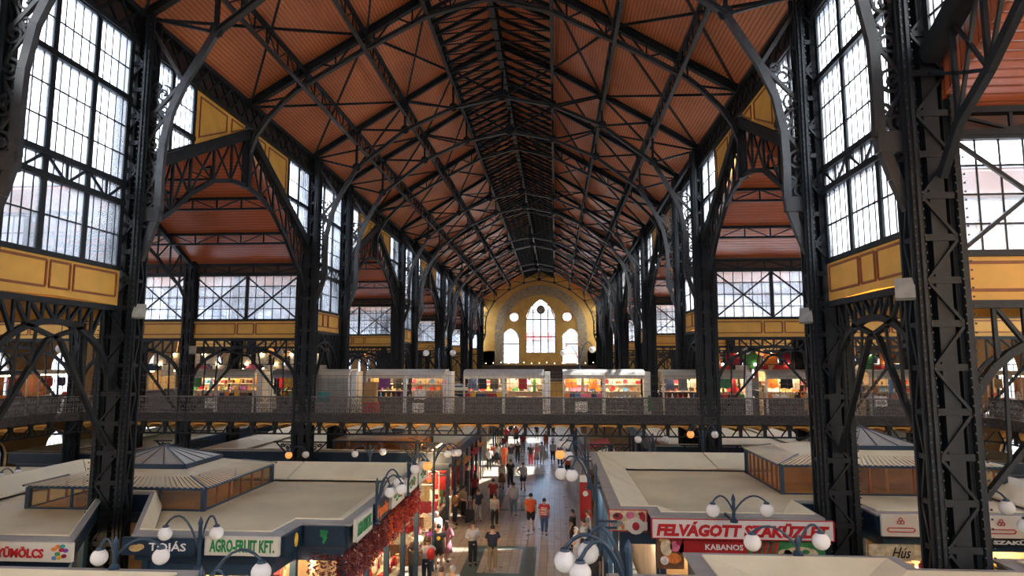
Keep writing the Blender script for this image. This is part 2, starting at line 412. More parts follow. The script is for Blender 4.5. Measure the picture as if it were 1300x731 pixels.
# ---- iron arch lattices
def lattice_arch(F, s0, s1, zt, zs, zc, label, group, d=.14, nseg=6, cross=True):
    """flat top chord at zt, arched bottom chord from zs at the ends to zc at the crown, with verticals and diagonals"""
    root = empty('lattice_arch', F.P((s0+s1)/2, zs), label, 'ironwork', group)
    m = (s0+s1)/2; h = (s1-s0)/2
    def az(s): return zs+(zc-zs)*math.sqrt(max(0, 1-((s-m)/h)**2))
    MB().bar(F.P(s0, zt), F.P(s1, zt), .2, .14).build('top_chord', IRON, root)
    ch = MB(); N = 16; pp = [F.P(m-h*math.cos(PI*i/N), az(m-h*math.cos(PI*i/N))) for i in range(N+1)]
    ch.path(pp, d, .12, F.up); ch.build('arch_chord', IRON, root)
    ps = [s0+(s1-s0)*i/(nseg*2) for i in range(1, nseg*2)]
    st = MB(); dg = MB()
    for i, s in enumerate(ps):
        MB().bar(F.P(s, zt), F.P(s, az(s)), .07, .06, F.up).build('vertical_strut', IRON, root)
        if s < m-1e-3: MB().bar(F.P(s, zt), F.P(ps[i+1], az(ps[i+1])), .07, .08, F.up).build('diagonal_strut', IRON, root)
        if s > m+1e-3: MB().bar(F.P(s, zt), F.P(ps[i-1], az(ps[i-1])), .07, .08, F.up).build('diagonal_strut', IRON, root)
    if cross:
        x = MB(); zz = zs-(zc-zs)*.25
        x.path([F.P(s0, zz-1.0), F.P(m-.1*h, zc-.45), F.P(m+.45*h, zc-.1)], .09, .12, F.up)
        x.path([F.P(s1, zz-1.0), F.P(m+.1*h, zc-.45), F.P(m-.45*h, zc-.1)], .09, .12, F.up)
        for a in (.25, .5, .75):
            x.bar(F.P(s0+a*h, az(s0+a*h)), F.P(s0+a*h*.9, zz-1+(zc-.45-zz+1)*a*.9/.9), .06, .05, F.up)
            x.bar(F.P(s1-a*h, az(s1-a*h)), F.P(s1-a*h*.9, zz-1+(zc-.45-zz+1)*a), .06, .05, F.up)
        x.build('curved_brace', IRON, root)
    return root
def scrolls(F, pts, r, d=.05, w=.035):
    """scrollwork: pairs of counter-turning spirals strung along pts (s, z)"""
    mb = MB()
    for i, (a, b) in enumerate(pts):
        sg = 1 if i % 2 else -1
        for cc, rr, st, tn in (((a, b), r, PI/2, 1.5*sg), ((a+sg*r*.9, b+r*.9), r*.6, -PI/2, -1.3*sg)):
            mb.path([F.P(*q) for q in spiral(cc, rr, rr*.18, st, tn, 14)], w, d, F.up)
        if i+1 < len(pts): mb.bar(F.P(a+sg*r, b), F.P(pts[i+1][0]-sg*r, pts[i+1][1]), d, w, F.up)
    return mb
# ================================================================ columns
def column(h, wx, wy, near, name='lattice_column', top=None):
    """origin at the floor; built round (0,0)"""
    root = empty(name, (0, 0, 0))
    MB().b2((-wx*.62, -wy*.62, 0), (wx*.62, wy*.62, .5)).b2((-wx*.56, -wy*.56, .5), (wx*.56, wy*.56, .8)).build('plinth', IRON, root)
    pw = .23*wx if wx > .8 else .15
    for sx in (-1, 1):
        for sy in (-1, 1):
            m = MB(); x = sx*(wx/2-pw/2); y = sy*(wy/2-pw/2)
            m.b2((x-pw/2, y-.03*sy-.03, .8), (x+pw/2, y-.03*sy+.03, h)); m.b2((x-.03*sx-.03, y-pw/2, .8), (x-.03*sx+.03, y+pw/2, h))
            m.b2((x-pw*.3, y-pw*.3, .8), (x+pw*.3, y+pw*.3, h))
            m.build('corner_post', IRON, root)
    MB().b2((-wx*.14, -wy*.4, .8), (wx*.14, wy*.4, h)).b2((-wx*.36, -.06, .8), (wx*.36, .06, h)).b2((-wx*.33, -wy*.3, .8), (-wx*.24, wy*.3, h)).b2((wx*.24, -wy*.3, .8), (wx*.33, wy*.3, h)).build('web_plate', IRON, root)
    step = .78; n = int((h-1)/step); lac = MB()
    def one(i, sy, mb):
        z = .9+i*step; y = sy*(wy/2-.05); a = wx/2-pw; mb.b2((-a-.02, y-.02, z), (a+.02, y+.02, z+.12))
        d = 1 if i % 2 else -1; mb.bar((-a*d, y, z+.09), (a*d, y, z+step), .05, .07, (0, 1, 0)); return mb
    def two(i, sx, mb):
        z = .9+i*step; x = sx*(wx/2-.05); a = wy/2-pw; mb.b2((x-.02, -a-.02, z), (x+.02, a+.02, z+.09))
        d = 1 if i % 2 else -1; mb.bar((x, -a*d, z+.09), (x, a*d, z+step), .05, .07, (1, 0, 0)); return mb
    for i in range(n):
        for sy in (-1, 1):
            if near and sy < 0: one(i, sy, MB()).build('lacing_bar', IRON, root)
            else: one(i, sy, lac)
        for sx in (-1, 1):
            if near: two(i, sx, MB()).build('lacing_bar', IRON, root)
            else: two(i, sx, lac)
    if lac.v: lac.build('lacing', IRON, root, kind='stuff')
    if near:
        rv = MB()
        for sx in (-1, 1):
            for q in (-.35, .35):
                for i in range(int((h-1)/.16)):
                    x = sx*(wx/2-pw/2)+q*pw; rv.b2((x-.014, -wy/2-.016, .9+i*.16), (x+.014, -wy/2+.01, .93+i*.16))
        rv.build('rivet', IRON2, root, kind='stuff')
    if top: top(root)
    return root
colN = column(18.0, .98, .62, True, 'nave_column'); colF = column(18.0, .98, .62, False, 'nave_column')
colA = column(14.8, .6, .5, False, 'aisle_column')
usedN = usedF = usedA = False
for i, y in enumerate(CW):
    for s, sn in ((-1, 'left'), (1, 'right')):
        lab = 'tall black riveted lattice column lining the %s side of the nave, %s from the front' % (sn, ORD[i])
        if i < 3:
            if not usedN: o = colN; o.location = (s*XN, y, 0); usedN = True
            else: o = copy_tree(colN, (s*XN, y, 0))
        elif not usedF: o = colF; o.location = (s*XN, y, 0); usedF = True
        else: o = copy_tree(colF, (s*XN, y, 0))
        tag(o, lab, 'column', 'iron columns lining the nave')
        for k, x in enumerate((XA, XB)):
            if not usedA: o = colA; o.location = (s*x, y, 0); usedA = True
            else: o = copy_tree(colA, (s*x, y, 0))
            tag(o, 'slimmer black iron column in the %s %s aisle row, %s from the front' % (sn, ('inner', 'outer')[k], ORD[i]), 'column', 'iron columns in the side aisles')
# behind the viewer the hall goes on: a plain pair of columns
for y in (NY0-PER, NY1-PER):
    for s in (-1, 1):
        o = copy_tree(colF, (s*XN, y, 0)); tag(o, 'iron nave column behind the viewpoint, %s side' % ('left' if s < 0 else 'right'), 'column', 'iron columns lining the nave')
# ================================================================ roof trusses
NOD = [(9.5, 18.15, None), (7.257, 19.55, 17.57), (4.857, 21.0, 19.45), (2.45, 22.45, 20.54), (0, 23.75, 21.05)]
def truss_a(y, lab):
    r = empty('roof_truss', (0, y, 17.57), lab, 'roof truss', 'main roof trusses of the nave')
    F = Field('y', y)
    for s in (-1, 1):
        m = MB()
        for a, b in zip(NOD, NOD[1:]): m.ibar(F.P(s*a[0], a[1]), F.P(s*b[0], b[1]), .2, .24, .04)
        m.build('top_chord', IRON, r)
        m = MB(); q = [(x, l) for x, u, l in NOD[1:]]
        low = [(9.12, 10.9), (8.9, 11.5), (8.66, 12.3), (8.68, 13.3), (8.66, 14.2), (8.48, 15.2), (8.1, 16.1), (7.257, 17.57)] + q[1:]
        for k, (a, b) in enumerate(zip(low, low[1:])):
            st_ = a[1] < 17.5
            if st_: m.bar(F.P(s*a[0], a[1]), F.P(s*b[0], b[1]), .2, .15, (0, 1, 0))
            else: m.ibar(F.P(s*a[0], a[1]), F.P(s*b[0], b[1]), .22, .14, .03)
        m.build('bottom_chord', IRON2, r)
        MB().b2(F.P(s*8.6, 12.0, -.1), F.P(s*9.15, 12.4, .1)).build('bracket_plate', IRON2, r)
        for k in (1, 2, 3):
            MB().bar(F.P(s*NOD[k][0], NOD[k][1]), F.P(s*NOD[k][0], NOD[k][2]), .1, .14).build('vertical_strut', IRON, r)
        for k in (0, 1, 2, 3):
            MB().bar(F.P(s*NOD[k][0], NOD[k][1]), F.P(s*NOD[k+1][0], NOD[k+1][2]), .07, .09).build('diagonal_strut', IRON, r)
        MB().path([F.P(s*9.3, 17.9), F.P(s*8.15, 16.1), F.P(s*9.2, 14.9)], .1, .1).build('knee_strut', IRON2, r)
        for x, z in ((9.3, 18.05), (7.257, 17.62), (7.257, 19.5), (4.857, 19.5), (4.857, 20.95), (2.45, 20.6), (2.45, 22.4)):
            g = MB().lathe((0, 0, 0), [(.22, -.03), (.22, .03)], 8); g.v = [(s*x+v[0], y+v[2]*1.5, z+v[1]) for v in g.v]
            g.build('gusset_plate', IRON, r)
        sc = scrolls(F, [(s*9.02, 12.6), (s*8.98, 13.4), (s*8.95, 14.2), (s*8.92, 15.0), (s*8.72, 15.75)], .27, .06, .055)
        sc.build('scrollwork', IRON2, r)
    MB().bar(F.P(0, 23.7), F.P(0, 21.05), .12, .2).build('king_post', IRON, r)
    g = MB().lathe((0, 0, 0), [(.3, -.04), (.3, .04)], 8); g.v = [(v[0], y+v[2]*1.5, 21.15+v[1]) for v in g.v]; g.build('gusset_plate', IRON, r)
    return r
def truss_b(y, lab):
    r = empty('roof_truss', (0, y, 18.2), lab, 'roof truss', 'intermediate roof trusses of the nave'); F = Field('y', y)
    U = [(9.5, 18.2), (7.26, 19.55), (4.857, 21.0), (2.45, 22.45), (0, 23.7)]
    L = [(7.6, 18.75), (6.21, 19.58), (4.857, 20.35), (2.45, 21.65), (0, 22.3)]
    for s in (-1, 1):
        m = MB()
        for a, b in zip(U, U[1:]): m.ibar(F.P(s*a[0], a[1]), F.P(s*b[0], b[1]), .24, .3, .05)
        m.build('top_chord', IRON, r)
        m = MB(); low = [(9.55, 15.2), (9.5, 16.0), (9.2, 16.9), (8.75, 17.6), (8.1, 18.3)] + L
        for a, b in zip(low, low[1:]): m.ibar(F.P(s*a[0], a[1]), F.P(s*b[0], b[1]), .2, .15, .03)
        m.build('bottom_chord', IRON2, r)
        v = MB(); z0 = MB(); n = 10
        def lo_(x):
            for a, b in zip(L, L[1:]):
                if b[0] <= x <= a[0]: return a[1]+(b[1]-a[1])*(a[0]-x)/(a[0]-b[0])
        def up_(x):
            for a, b in zip(U, U[1:]):
                if b[0] <= x <= a[0]: return a[1]+(b[1]-a[1])*(a[0]-x)/(a[0]-b[0])
        xs = [7.6-7.6*k/n for k in range(n+1)]
        for k, x in enumerate(xs):
            if k % 2 == 0: MB().bar(F.P(s*x, up_(x)), F.P(s*x, lo_(x)), .06, .06).build('vertical_strut', IRON, r)
            if k < n:
                a, b = (x, xs[k+1]); MB().bar(F.P(s*a, up_(a) if k % 2 else lo_(a)), F.P(s*b, lo_(b) if k % 2 else up_(b)), .05, .06).build('diagonal_strut', IRON, r)
        z0.bar(F.P(s*9.5, 18.2), F.P(s*7.9, 18.45), .06, .07)
        z0.build('end_strut', IRON, r)
    return r
fr = [('a', y) for y in CW] + [('b', (a+b)/2) for a, b in WB if a > 0]
fr.sort(key=lambda t: t[1])
ia = ib = 0
for k, y in fr:
    if k == 'a': truss_a(y, 'black arched main roof truss over the nave, %s of its kind from the front' % ORD[ia]); ia += 1
    else: truss_b(y, 'shallow black intermediate roof truss over a wide bay, %s of its kind from the front' % ORD[ib]); ib += 1
FY = [y for k, y in fr]
# longitudinal lattice purlins
for s in (-1, 0, 1):
    for j in (1, 2, 3):
        if s == 0 and j > 1: continue
        x = 0 if s == 0 else s*NOD[j][0]; zt = (23.5 if s == 0 else NOD[j][1]-.1); dep = 1.15 if s == 0 else .68
        nm = 'the ridge' if s == 0 else '%s slope, %s up from the eaves' % ('left' if s < 0 else 'right', ORD[j-1])
        r = empty('purlin_girder', (x, 0, zt-dep), 'long black lattice purlin girder under %s' % nm, 'purlin', 'roof purlins of the nave')
        y0, y1 = 10.5, YF-.4
        MB().bar((x, y0, zt), (x, y1, zt), .16, .1).build('top_chord', IRON, r)
        MB().bar((x, y0, zt-dep), (x, y1, zt-dep), .14 if s else .22, .08).build('bottom_chord', IRON2, r)
        v = MB(); n = 110; st = (y1-y0)/n
        for i in range(n+1):
            y = y0+i*st; v.bar((x, y, zt), (x, y, zt-dep), .05, .05)
            if i < n: v.bar((x, y, zt if i % 2 else zt-dep), (x, y+st, zt-dep if i % 2 else zt), .035, .045)
        v.build('web_strut', IRON, r, kind='stuff')
# dense rafters by the ridge
for s in (-1, 1):
    r = empty('ridge_rafters', (s*1.2, 10, 22.4), 'close set black rafters and ties %s of the roof ridge' % ('left' if s < 0 else 'right'), 'rafters')
    m = MB(); y = 10.8; t = MB()
    while y < YF-.6:
        m.bar((0, y, 23.1), (s*2.45, y, 21.85), .1, .14); t.bar((s*2.45, y, 21.85), (0, y+.45, 22.2), .045, .045)
        t.bar((s*2.45, y, 21.85), (0, y+.9, 23.0), .035, .035); y += .92
    m.build('rafter', IRON, r, kind='stuff'); t.build('tie', IRON, r, kind='stuff')
# wind bracing rods in the roof slopes
for i, (a, b) in enumerate(zip(FY, FY[1:])):
    for s in (-1, 1):
        m = MB()
        for j in ((0, 2), (2, 3)):
            xa, xb = NOD[j[0]][0], NOD[j[1]][0]; za, zb_ = NOD[j[0]][1]-.08, NOD[j[1]][1]-.08
            m.bar((s*xa, a, za), (s*xb, b, zb_), .07, .09); m.bar((s*xa, b, za), (s*xb, a, zb_), .07, .09)
        o = m.build('wind_brace', IRON); tag(o, 'crossed wind bracing rods on the %s roof slope, %s panel from the front' % ('left' if s < 0 else 'right', ORD[i]), 'bracing', 'wind bracing of the nave roof')
# eaves girders
for s in (-1, 1):
    x = s*9.5; r = empty('eaves_girder', (x, 0, 17.1), 'black lattice girder running along the %s eaves above the windows' % ('left' if s < 0 else 'right'), 'girder')
    MB().bar((x, YN, 18.15), (x, YF, 18.15), .34, .16).build('top_chord', IRON, r)
    MB().bar((x, YN, 17.25), (x, YF, 17.25), .3, .14).build('bottom_chord', IRON, r)
    v = MB(); n = 150; st = (YF-YN)/n
    for i in range(n):
        y = YN+i*st; v.bar((x-s*.08, y, 17.3), (x-s*.08, y+st, 18.1), .06, .08); v.bar((x-s*.08, y+st, 17.3), (x-s*.08, y, 18.1), .06, .08)
    v.build('web_strut', IRON, r, kind='stuff')
    MB().b2((x+s*.1, YN, 17.2), (x+s*.2, YF, 18.4)).build('back_plate', mat('dark_brown_lining', (.06, .035, .025), .7), r)

# ================================================================ nave walls, bay by bay
for bi, (y0, y1) in enumerate(NB):
    m = (y0+y1)/2
    for s, sn in ((-1, 'left'), (1, 'right')):
        F = Field('x', s*XN); inn = -s
        a, b = y0+.34, y1-.34; w_ = (b-a)/3
        xb = []
        for k in range(3):
            p, q = a+w_*k, a+w_*(k+1)
            xb += [((p, 13.0), ((p+q)/2, 12.45)), (((p+q)/2, 12.45), (q, 13.0)), (((p+q)/2, 12.45), ((p+q)/2, 13.0))]
        window(F, a, b, lambda s_: 10.62, lambda s_: 17.2, .28, .81, 3, rails=(12.45, 13.0, 15.45), separate=(bi in (1, 2)), xb=xb)
        band(F, y0+.3, y1-.3, 9.6, 10.6, inn, .06)
        if bi > 0:
            lattice_arch(F, y0+.4, y1-.4, 9.52, 7.3, 9.05, 'black arched lattice spandrel below the yellow band between %s nave columns, %s bay' % (sn, ORD[bi-1]), 'arched spandrels along the nave', nseg=5)
for bi, (y0, y1) in enumerate(WB):
    m = (y0+y1)/2
    for s, sn in ((-1, 'left'), (1, 'right')):
        F = Field('x', s*XN); inn = -s
        def lo(q, m=m): return 17.0-(abs(q-m))*3.25/6.25
        # gable rafters, posts and arch as one ironwork
        r = empty('gable_arch', (s*XN, m, 11.5), 'black iron gable with curved lattice over the %s side bay, %s from the front' % (sn, ORD[bi]), 'ironwork', 'gables of the side bays')
        for t in (-1, 1):
            MB().bar(F.P(m, lo(m)), F.P(m+t*6.3, lo(m+6.3)), .3, .36).build('rafter', IRON, r)
            pts = [(6.2, 11.4), (5.6, 12.2), (4.75, 12.75), (3.8, 13.55), (2.4, 14.4), (1.2, 14.75), (0, 14.9)]
            MB().path([F.P(m+t*p, z) for p, z in pts], .16, .13, F.up).build('arch_chord', IRON, r)
            v = MB(); 
            for p, z in pts[1:-1]: MB().bar(F.P(m+t*p, lo(m+p)), F.P(m+t*p, z), .08, .08, F.up).build('vertical_strut', IRON, r)
            for (p, z), (p2, z2) in zip(pts[1:], pts[2:]):
                MB().bar(F.P(m+t*p, lo(m+p)), F.P(m+t*p2, z2), .05, .06, F.up).build('diagonal_strut', IRON, r); MB().bar(F.P(m+t*p, z), F.P(m+t*p2, lo(m+p2)), .05, .06, F.up).build('diagonal_strut', IRON, r)
            v = MB().path([F.P(m+t*6.3, 13.4), F.P(m+t*5.4, 13.0), F.P(m+t*4.75, 12.75)], .06, .08, F.up)
            v.build('tie', IRON, r)
        MB().bar(F.P(m, lo(m)), F.P(m, 14.8), .26, .3, F.up).build('king_post', IRON, r)
        for t in (-1, 1):
            e0, e1 = m+t*6.3, m+t*3.75
            sa, sb = min(e0, e1), max(e0, e1)
            window(F, sa, sb, lambda q: lo(q)+.2, lambda q: 17.2, .28, .81, 2, rails=(15.45,), separate=(bi == 1 and True), zb=13.5)
            def quad(p, q): return [(m+t*p, lo(m+p)+.18), (m+t*q, lo(m+q)+.18), (m+t*q, 17.22), (m+t*p, 17.22)]
            for p, q in ((3.7, 1.52), (1.5, .35)):
                P4 = quad(p, q); cx = sum(u[0] for u in P4)/4; cz = sum(u[1] for u in P4)/4
                ins = [(cx+(u[0]-cx)*.8, cz+(u[1]-cz)*.72) for u in P4]
                ins = [(u[0], min(u[1], 17.05)) for u in ins]
                panel(F, P4, inn, boxes=(ins,))
        # aisle frame further out repeats the arch
        if bi > 0:
            F2 = Field('x', s*XA)
            r2 = empty('aisle_arch', (s*XA, m, 11.2), 'black curved lattice arch inside the %s side bay, %s from the front' % (sn, ORD[bi]), 'ironwork', 'arches in the side bays')
            for t in (-1, 1):
                MB().bar(F2.P(m, 15.95), F2.P(m+t*6.3, 12.9), .18, .24).build('rafter', IRON, r2)
                MB().path([F2.P(m+t*p, z*.8+1.9) for p, z in pts], .12, .1, F.up).build('arch_chord', IRON, r2)
                v = MB()
                for p, z in pts[1:-1]: v.bar(F2.P(m+t*p, 15.85-p*.47), F2.P(m+t*p, z*.8+1.9), .06, .06, F.up)
                for (p, z), (p2, z2) in zip(pts[1:], pts[2:]): v.bar(F2.P(m+t*p, 15.85-p*.47), F2.P(m+t*p2, z2*.8+1.9), .05, .05, F.up)
                v.build('strut', IRON, r2)
            # purlins
            for j, dy in enumerate((-4.4, -2.2, 2.2, 4.4)):
                z = ZR-abs(dy)*(ZR-ZE)/6.62-.06; y = m+dy; v = MB()
                v.bar((s*9.7, y, z), (s*XW, y, z), .12, .1); v.bar((s*9.7, y, z-.45), (s*XW, y, z-.45), .1, .08)
                n = 16; st = (XW-9.7)/n
                for i in range(n):
                    xa, xb_ = s*(9.7+i*st), s*(9.7+(i+1)*st); v.bar((xa, y, z), (xa, y, z-.45), .05, .05, (0, 1, 0))
                    v.bar((xa, y, z if i % 2 else z-.45), (xb_, y, z-.45 if i % 2 else z), .04, .05, (0, 1, 0))
                o = v.build('aisle_purlin', IRON); tag(o, 'black lattice purlin under the %s side bay ceiling, %s bay, %s slope %s' % (sn, ORD[bi], 'near' if dy < 0 else 'far', 'lower' if abs(dy) > 3 else 'upper'), 'purlin', 'purlins of the side bays')
            v = MB().path([(s*9.8, m-6.3, 14.5), (s*XW, m+6.3, 14.5)], .05, .05).path([(s*9.8, m+6.3, 14.5), (s*XW, m-6.3, 14.5)], .05, .05)
        # frontal walls at both ends of the wide bay
        for t, yy in ((-1, y0), (1, y1)):
            if bi == 0 and t < 0: continue
            F3 = Field('y', yy); inn3 = -t
            segs = [(9.95, XA-.28), (XA+.28, XB-.28), (XB+.28, XW)]
            for k, (p, q) in enumerate(segs):
                lo_s, hi_s = sorted((s*p, s*q)); mm = (lo_s+hi_s)/2
                xb = []
                if k < 2 or True:
                    for u, v_ in ((lo_s, mm), (mm, hi_s)): xb += [((u, 10.1, -t*.08), (v_, 12.2, -t*.08)), ((u, 12.2, -t*.08), (v_, 10.1, -t*.08))]
                window(F3, lo_s, hi_s, lambda q_: 10.06, lambda q_: 12.28, .42, .55, 2, rails=(), xb=xb, separate=(yy < 36))
                band(F3, lo_s-.1, hi_s+.1, 9.2, 10.02, inn3)
                if t > 0: lattice_arch(F3, lo_s, hi_s, 9.12, 7.0, 8.75, 'black arched lattice under the cross windows, %s aisle, %s bay, %s span from the nave' % (sn, ORD[bi], ORD[k]), 'arched spandrels across the aisles', nseg=5)
            MB().b2((s*9.8, yy+t*.1, 12.3), (s*XW, yy+t*.2, 12.95)).build('wall_%s_gable' % sn, mat('brown_lining', (.13, .06, .035), .7, 0, .1, 2), kind='structure')
            g = MB(); n = 14; st = (XW-9.8)/n
            g.bar((s*9.8, yy, 12.78), (s*XW, yy, 12.78), .2, .12); g.bar((s*9.8, yy, 12.34), (s*XW, yy, 12.34), .2, .12)
            for i in range(n):
                xa, xb_ = s*(9.8+i*st), s*(9.8+(i+1)*st); g.bar((xa, yy-t*.05, 12.4), (xa, yy-t*.05, 12.75), .06, .06, (0, 1, 0))
                g.bar((xa, yy-t*.05, 12.4 if i % 2 else 12.75), (xb_, yy-t*.05, 12.75 if i % 2 else 12.4), .05, .07, (0, 1, 0))
            o = g.build('cross_girder', IRON); tag(o, 'black lattice girder over the cross windows, %s aisle, %s edge of the %s side bay' % (sn, 'near' if t < 0 else 'far', ORD[bi]), 'girder', 'girders across the aisles')

# ================================================================ outer walls
def arch_opening_wall(plane, c, s0, s1, z0, z1, openings, thick, m, name):
    """wall slab with arched openings [(s, halfwidth, zsill, zspring, pointed)], built as one solid with holes"""
    F = Field(plane, c); mb = MB(); ops = sorted(openings)
    s = s0
    for (cs, hw, zs, zp, ptd) in ops:
        mb.b2(F.P(s, z0, -thick/2), F.P(cs-hw, z1, thick/2))
        if zs > z0: mb.b2(F.P(cs-hw, z0, -thick/2), F.P(cs+hw, zs, thick/2))
        N = 10; off = [a-b for a, b in zip(F.P(0, 0, thick), F.P(0, 0, 0))]
        prev = None
        for i in range(N+1):
            a = PI*i/N; u = cs-hw*math.cos(a); h = hw*math.sin(a)*(1.0+ptd*(1-abs(math.cos(a))))
            cur = (u, zp+h)
            if prev: mb.prism([F.P(prev[0], prev[1], -thick/2), F.P(cur[0], cur[1], -thick/2), F.P(cur[0], z1, -thick/2), F.P(prev[0], z1, -thick/2)], off)
            prev = cur
        s = cs+hw
    mb.b2(F.P(s, z0, -thick/2), F.P(s1, z1, thick/2))
    return mb.build(name, m, kind='structure')
def arch_window(F, cs, hw, zs, zp, ptd, ds=.35, dz=.6, rails=(), lights=1):
    def hi(s):
        c = max(-1, min(1, (cs-s)/hw)); return zp+hw*math.sqrt(max(0, 1-c*c))*(1+ptd*(1-abs(c)))
    return window(F, cs-hw, cs+hw, lambda q: zs, hi, ds, dz, lights, rails=rails, zb=zs)
for s, sn in ((-1, 'left'), (1, 'right')):
    ops = []; y = 9.5
    while y < YF-3: ops.append(y); y += 4.52
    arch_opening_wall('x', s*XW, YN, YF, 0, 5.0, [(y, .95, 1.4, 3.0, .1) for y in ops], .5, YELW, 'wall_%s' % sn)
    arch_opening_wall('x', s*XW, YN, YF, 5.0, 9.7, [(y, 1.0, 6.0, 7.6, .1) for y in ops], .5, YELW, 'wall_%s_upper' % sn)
    for y in ops:
        arch_window(Field('x', s*XW), y, .95, 1.4, 3.0, .1, .32, .5); arch_window(Field('x', s*XW), y, 1.0, 6.0, 7.6, .1, .34, .5)
    # gable walls of the wide bays with a big window
    for y0, y1 in WB:
        m = (y0+y1)/2; F = Field('x', s*XW)
        def hi2(q, m=m): return 15.7-abs(q-m)*.49
        wl = MB()
        for t in (-1, 1): wl.prism([F.P(m+t*6.62, 9.7, -.2), F.P(m+t*5.2, 9.7, -.2), F.P(m+t*5.2, 13.6, -.2), F.P(m+t*6.62, 12.95, -.2)], (.4, 0, 0))
        wl.build('wall_%s_gable' % sn, YELW, kind='structure')
        window(F, m-5.2, m+5.2, lambda q: 10.2, hi2, .5, .8, 6, rails=(12.6,))
        MB().b2(F.P(m-5.2, 9.7, -.2), F.P(m+5.2, 10.2, .2)).build('wall_%s_sill' % sn, YELW, kind='structure')
# end walls
XE = 9.5
MB().b2((-XW, YF, 0), (-7.5, YF+.6, 9.7)).b2((7.5, YF, 0), (XW, YF+.6, 9.7)).b2((-7.5, YF, 0), (7.5, YF+.6, 7.3)).build('wall_far', YELF, kind='structure')
F = Field('y', YF+.3)
ops = [(-5.0, 1.55, 7.6, 11.6, .25), (0.1, 2.5, 9.4, 14.9, .42), (5.2, 1.55, 7.6, 11.6, .25)]
arch_opening_wall('y', YF+.3, -7.5, -2.41, 7.3, 14.3, ops[:1], .6, YELF, 'wall_far_left'); arch_opening_wall('y', YF+.3, 2.61, 7.5, 7.3, 14.3, ops[2:], .6, YELF, 'wall_far_right')
arch_opening_wall('y', YF+.3, -2.41, 2.61, 7.3, 19.3, ops[1:2], .6, YELF, 'wall_far_centre')
def round_opening(x0, x1, z0, z1, cx, cz, rr):
    mb = MB().b2((x0, YF, z0), (cx-rr, YF+.6, z1)).b2((cx+rr, YF, z0), (x1, YF+.6, z1)); N = 12; pv = None
    for i in range(N+1):
        a = PI*i/N; u, q = cx-rr*math.cos(a), rr*math.sin(a)
        if pv:
            mb.prism([(pv[0], YF, cz+pv[1]), (u, YF, cz+q), (u, YF, z1), (pv[0], YF, z1)], (0, .6, 0)); mb.prism([(pv[0], YF, z0), (u, YF, z0), (u, YF, cz-q), (pv[0], YF, cz-pv[1])], (0, .6, 0))
        pv = (u, q)
    mb.build('wall_far_round', YELF, kind='structure')
round_opening(-7.5, -2.41, 14.3, 19.3, -4.35, 15.4, .78); round_opening(2.61, 7.5, 14.3, 19.3, 4.55, 15.4, .78)
MB().prism([(-7.5, YF, 7.3), (-XE-.4, YF, 7.3), (-XE-.4, YF, 18.9), (-7.5, YF, 20.4)], (0, .6, 0)).prism([(7.5, YF, 7.3), (XE+.4, YF, 7.3), (XE+.4, YF, 18.9), (7.5, YF, 20.4)], (0, .6, 0)).prism([(-7.5, YF, 19.3), (7.5, YF, 19.3), (7.5, YF, 20.4), (0, YF, 25.2), (-7.5, YF, 20.4)], (0, .6, 0)).build('wall_far_gable', YELF, kind='structure')
arch_window(F, ops[0][0], 1.55, 7.6, 11.6, .25, .35, .55, rails=(10.9,)); arch_window(F, ops[2][0], 1.55, 7.6, 11.6, .25, .35, .55, rails=(10.9,))
arch_window(F, .1, 2.5, 9.4, 14.9, .42, .36, .6, rails=(12.1, 15.0), lights=4)
# stone arch band on the far wall, made of voussoirs
sa = empty('trim_arch', (0, YF-.1, 7), kind='structure')
nv = 36
for i in range(nv):
    a0, a1 = PI*i/nv, PI*(i+.94)/nv; P4 = []
    for r, a in ((6.15, a0), (7.75, a0), (7.75, a1), (6.15, a1)): P4.append((.1+r*math.cos(a), YF-.12, 13.0+r*math.sin(a)))
    MB().prism(P4, (0, .14, 0)).build('voussoir', STONE, sa)
for x in (-6.95, 6.95):
    for k in range(7): MB().b2((x+.1-.8, YF-.12, 7.3+k*.8), (x+.1+.8, YF+.02, 7.3+k*.8+.77)).build('stone_block', STONE, sa)
# round windows
for x in (-4.35, 4.55):
    WN[0] += 1; r = empty('window_%d' % WN[0], (x, YF-.06, 15.4), kind='structure')
    g = MB().lathe((0, 0, 0), [(.78, -.02), (.78, .02)], 20); g.v = [(x+v[0], YF-.06+v[2], 15.4+v[1]) for v in g.v]
    g.build('pane', GLASS, r)
    g = MB()
    for k in range(20):
        a, b = 2*PI*k/20, 2*PI*(k+1)/20; g.bar((x+.8*math.cos(a), YF-.08, 15.4+.8*math.sin(a)), (x+.8*math.cos(b), YF-.08, 15.4+.8*math.sin(b)), .12, .1, (0, 1, 0))
    for d in (-.3, .0, .3): g.bar((x+d, YF-.1, 14.7), (x+d, YF-.1, 16.1), .03, .03, (0, 1, 0)); g.bar((x-.7, YF-.1, 15.4+d), (x+.7, YF-.1, 15.4+d), .03, .03)
    g.build('window_frame', BROWN, r)
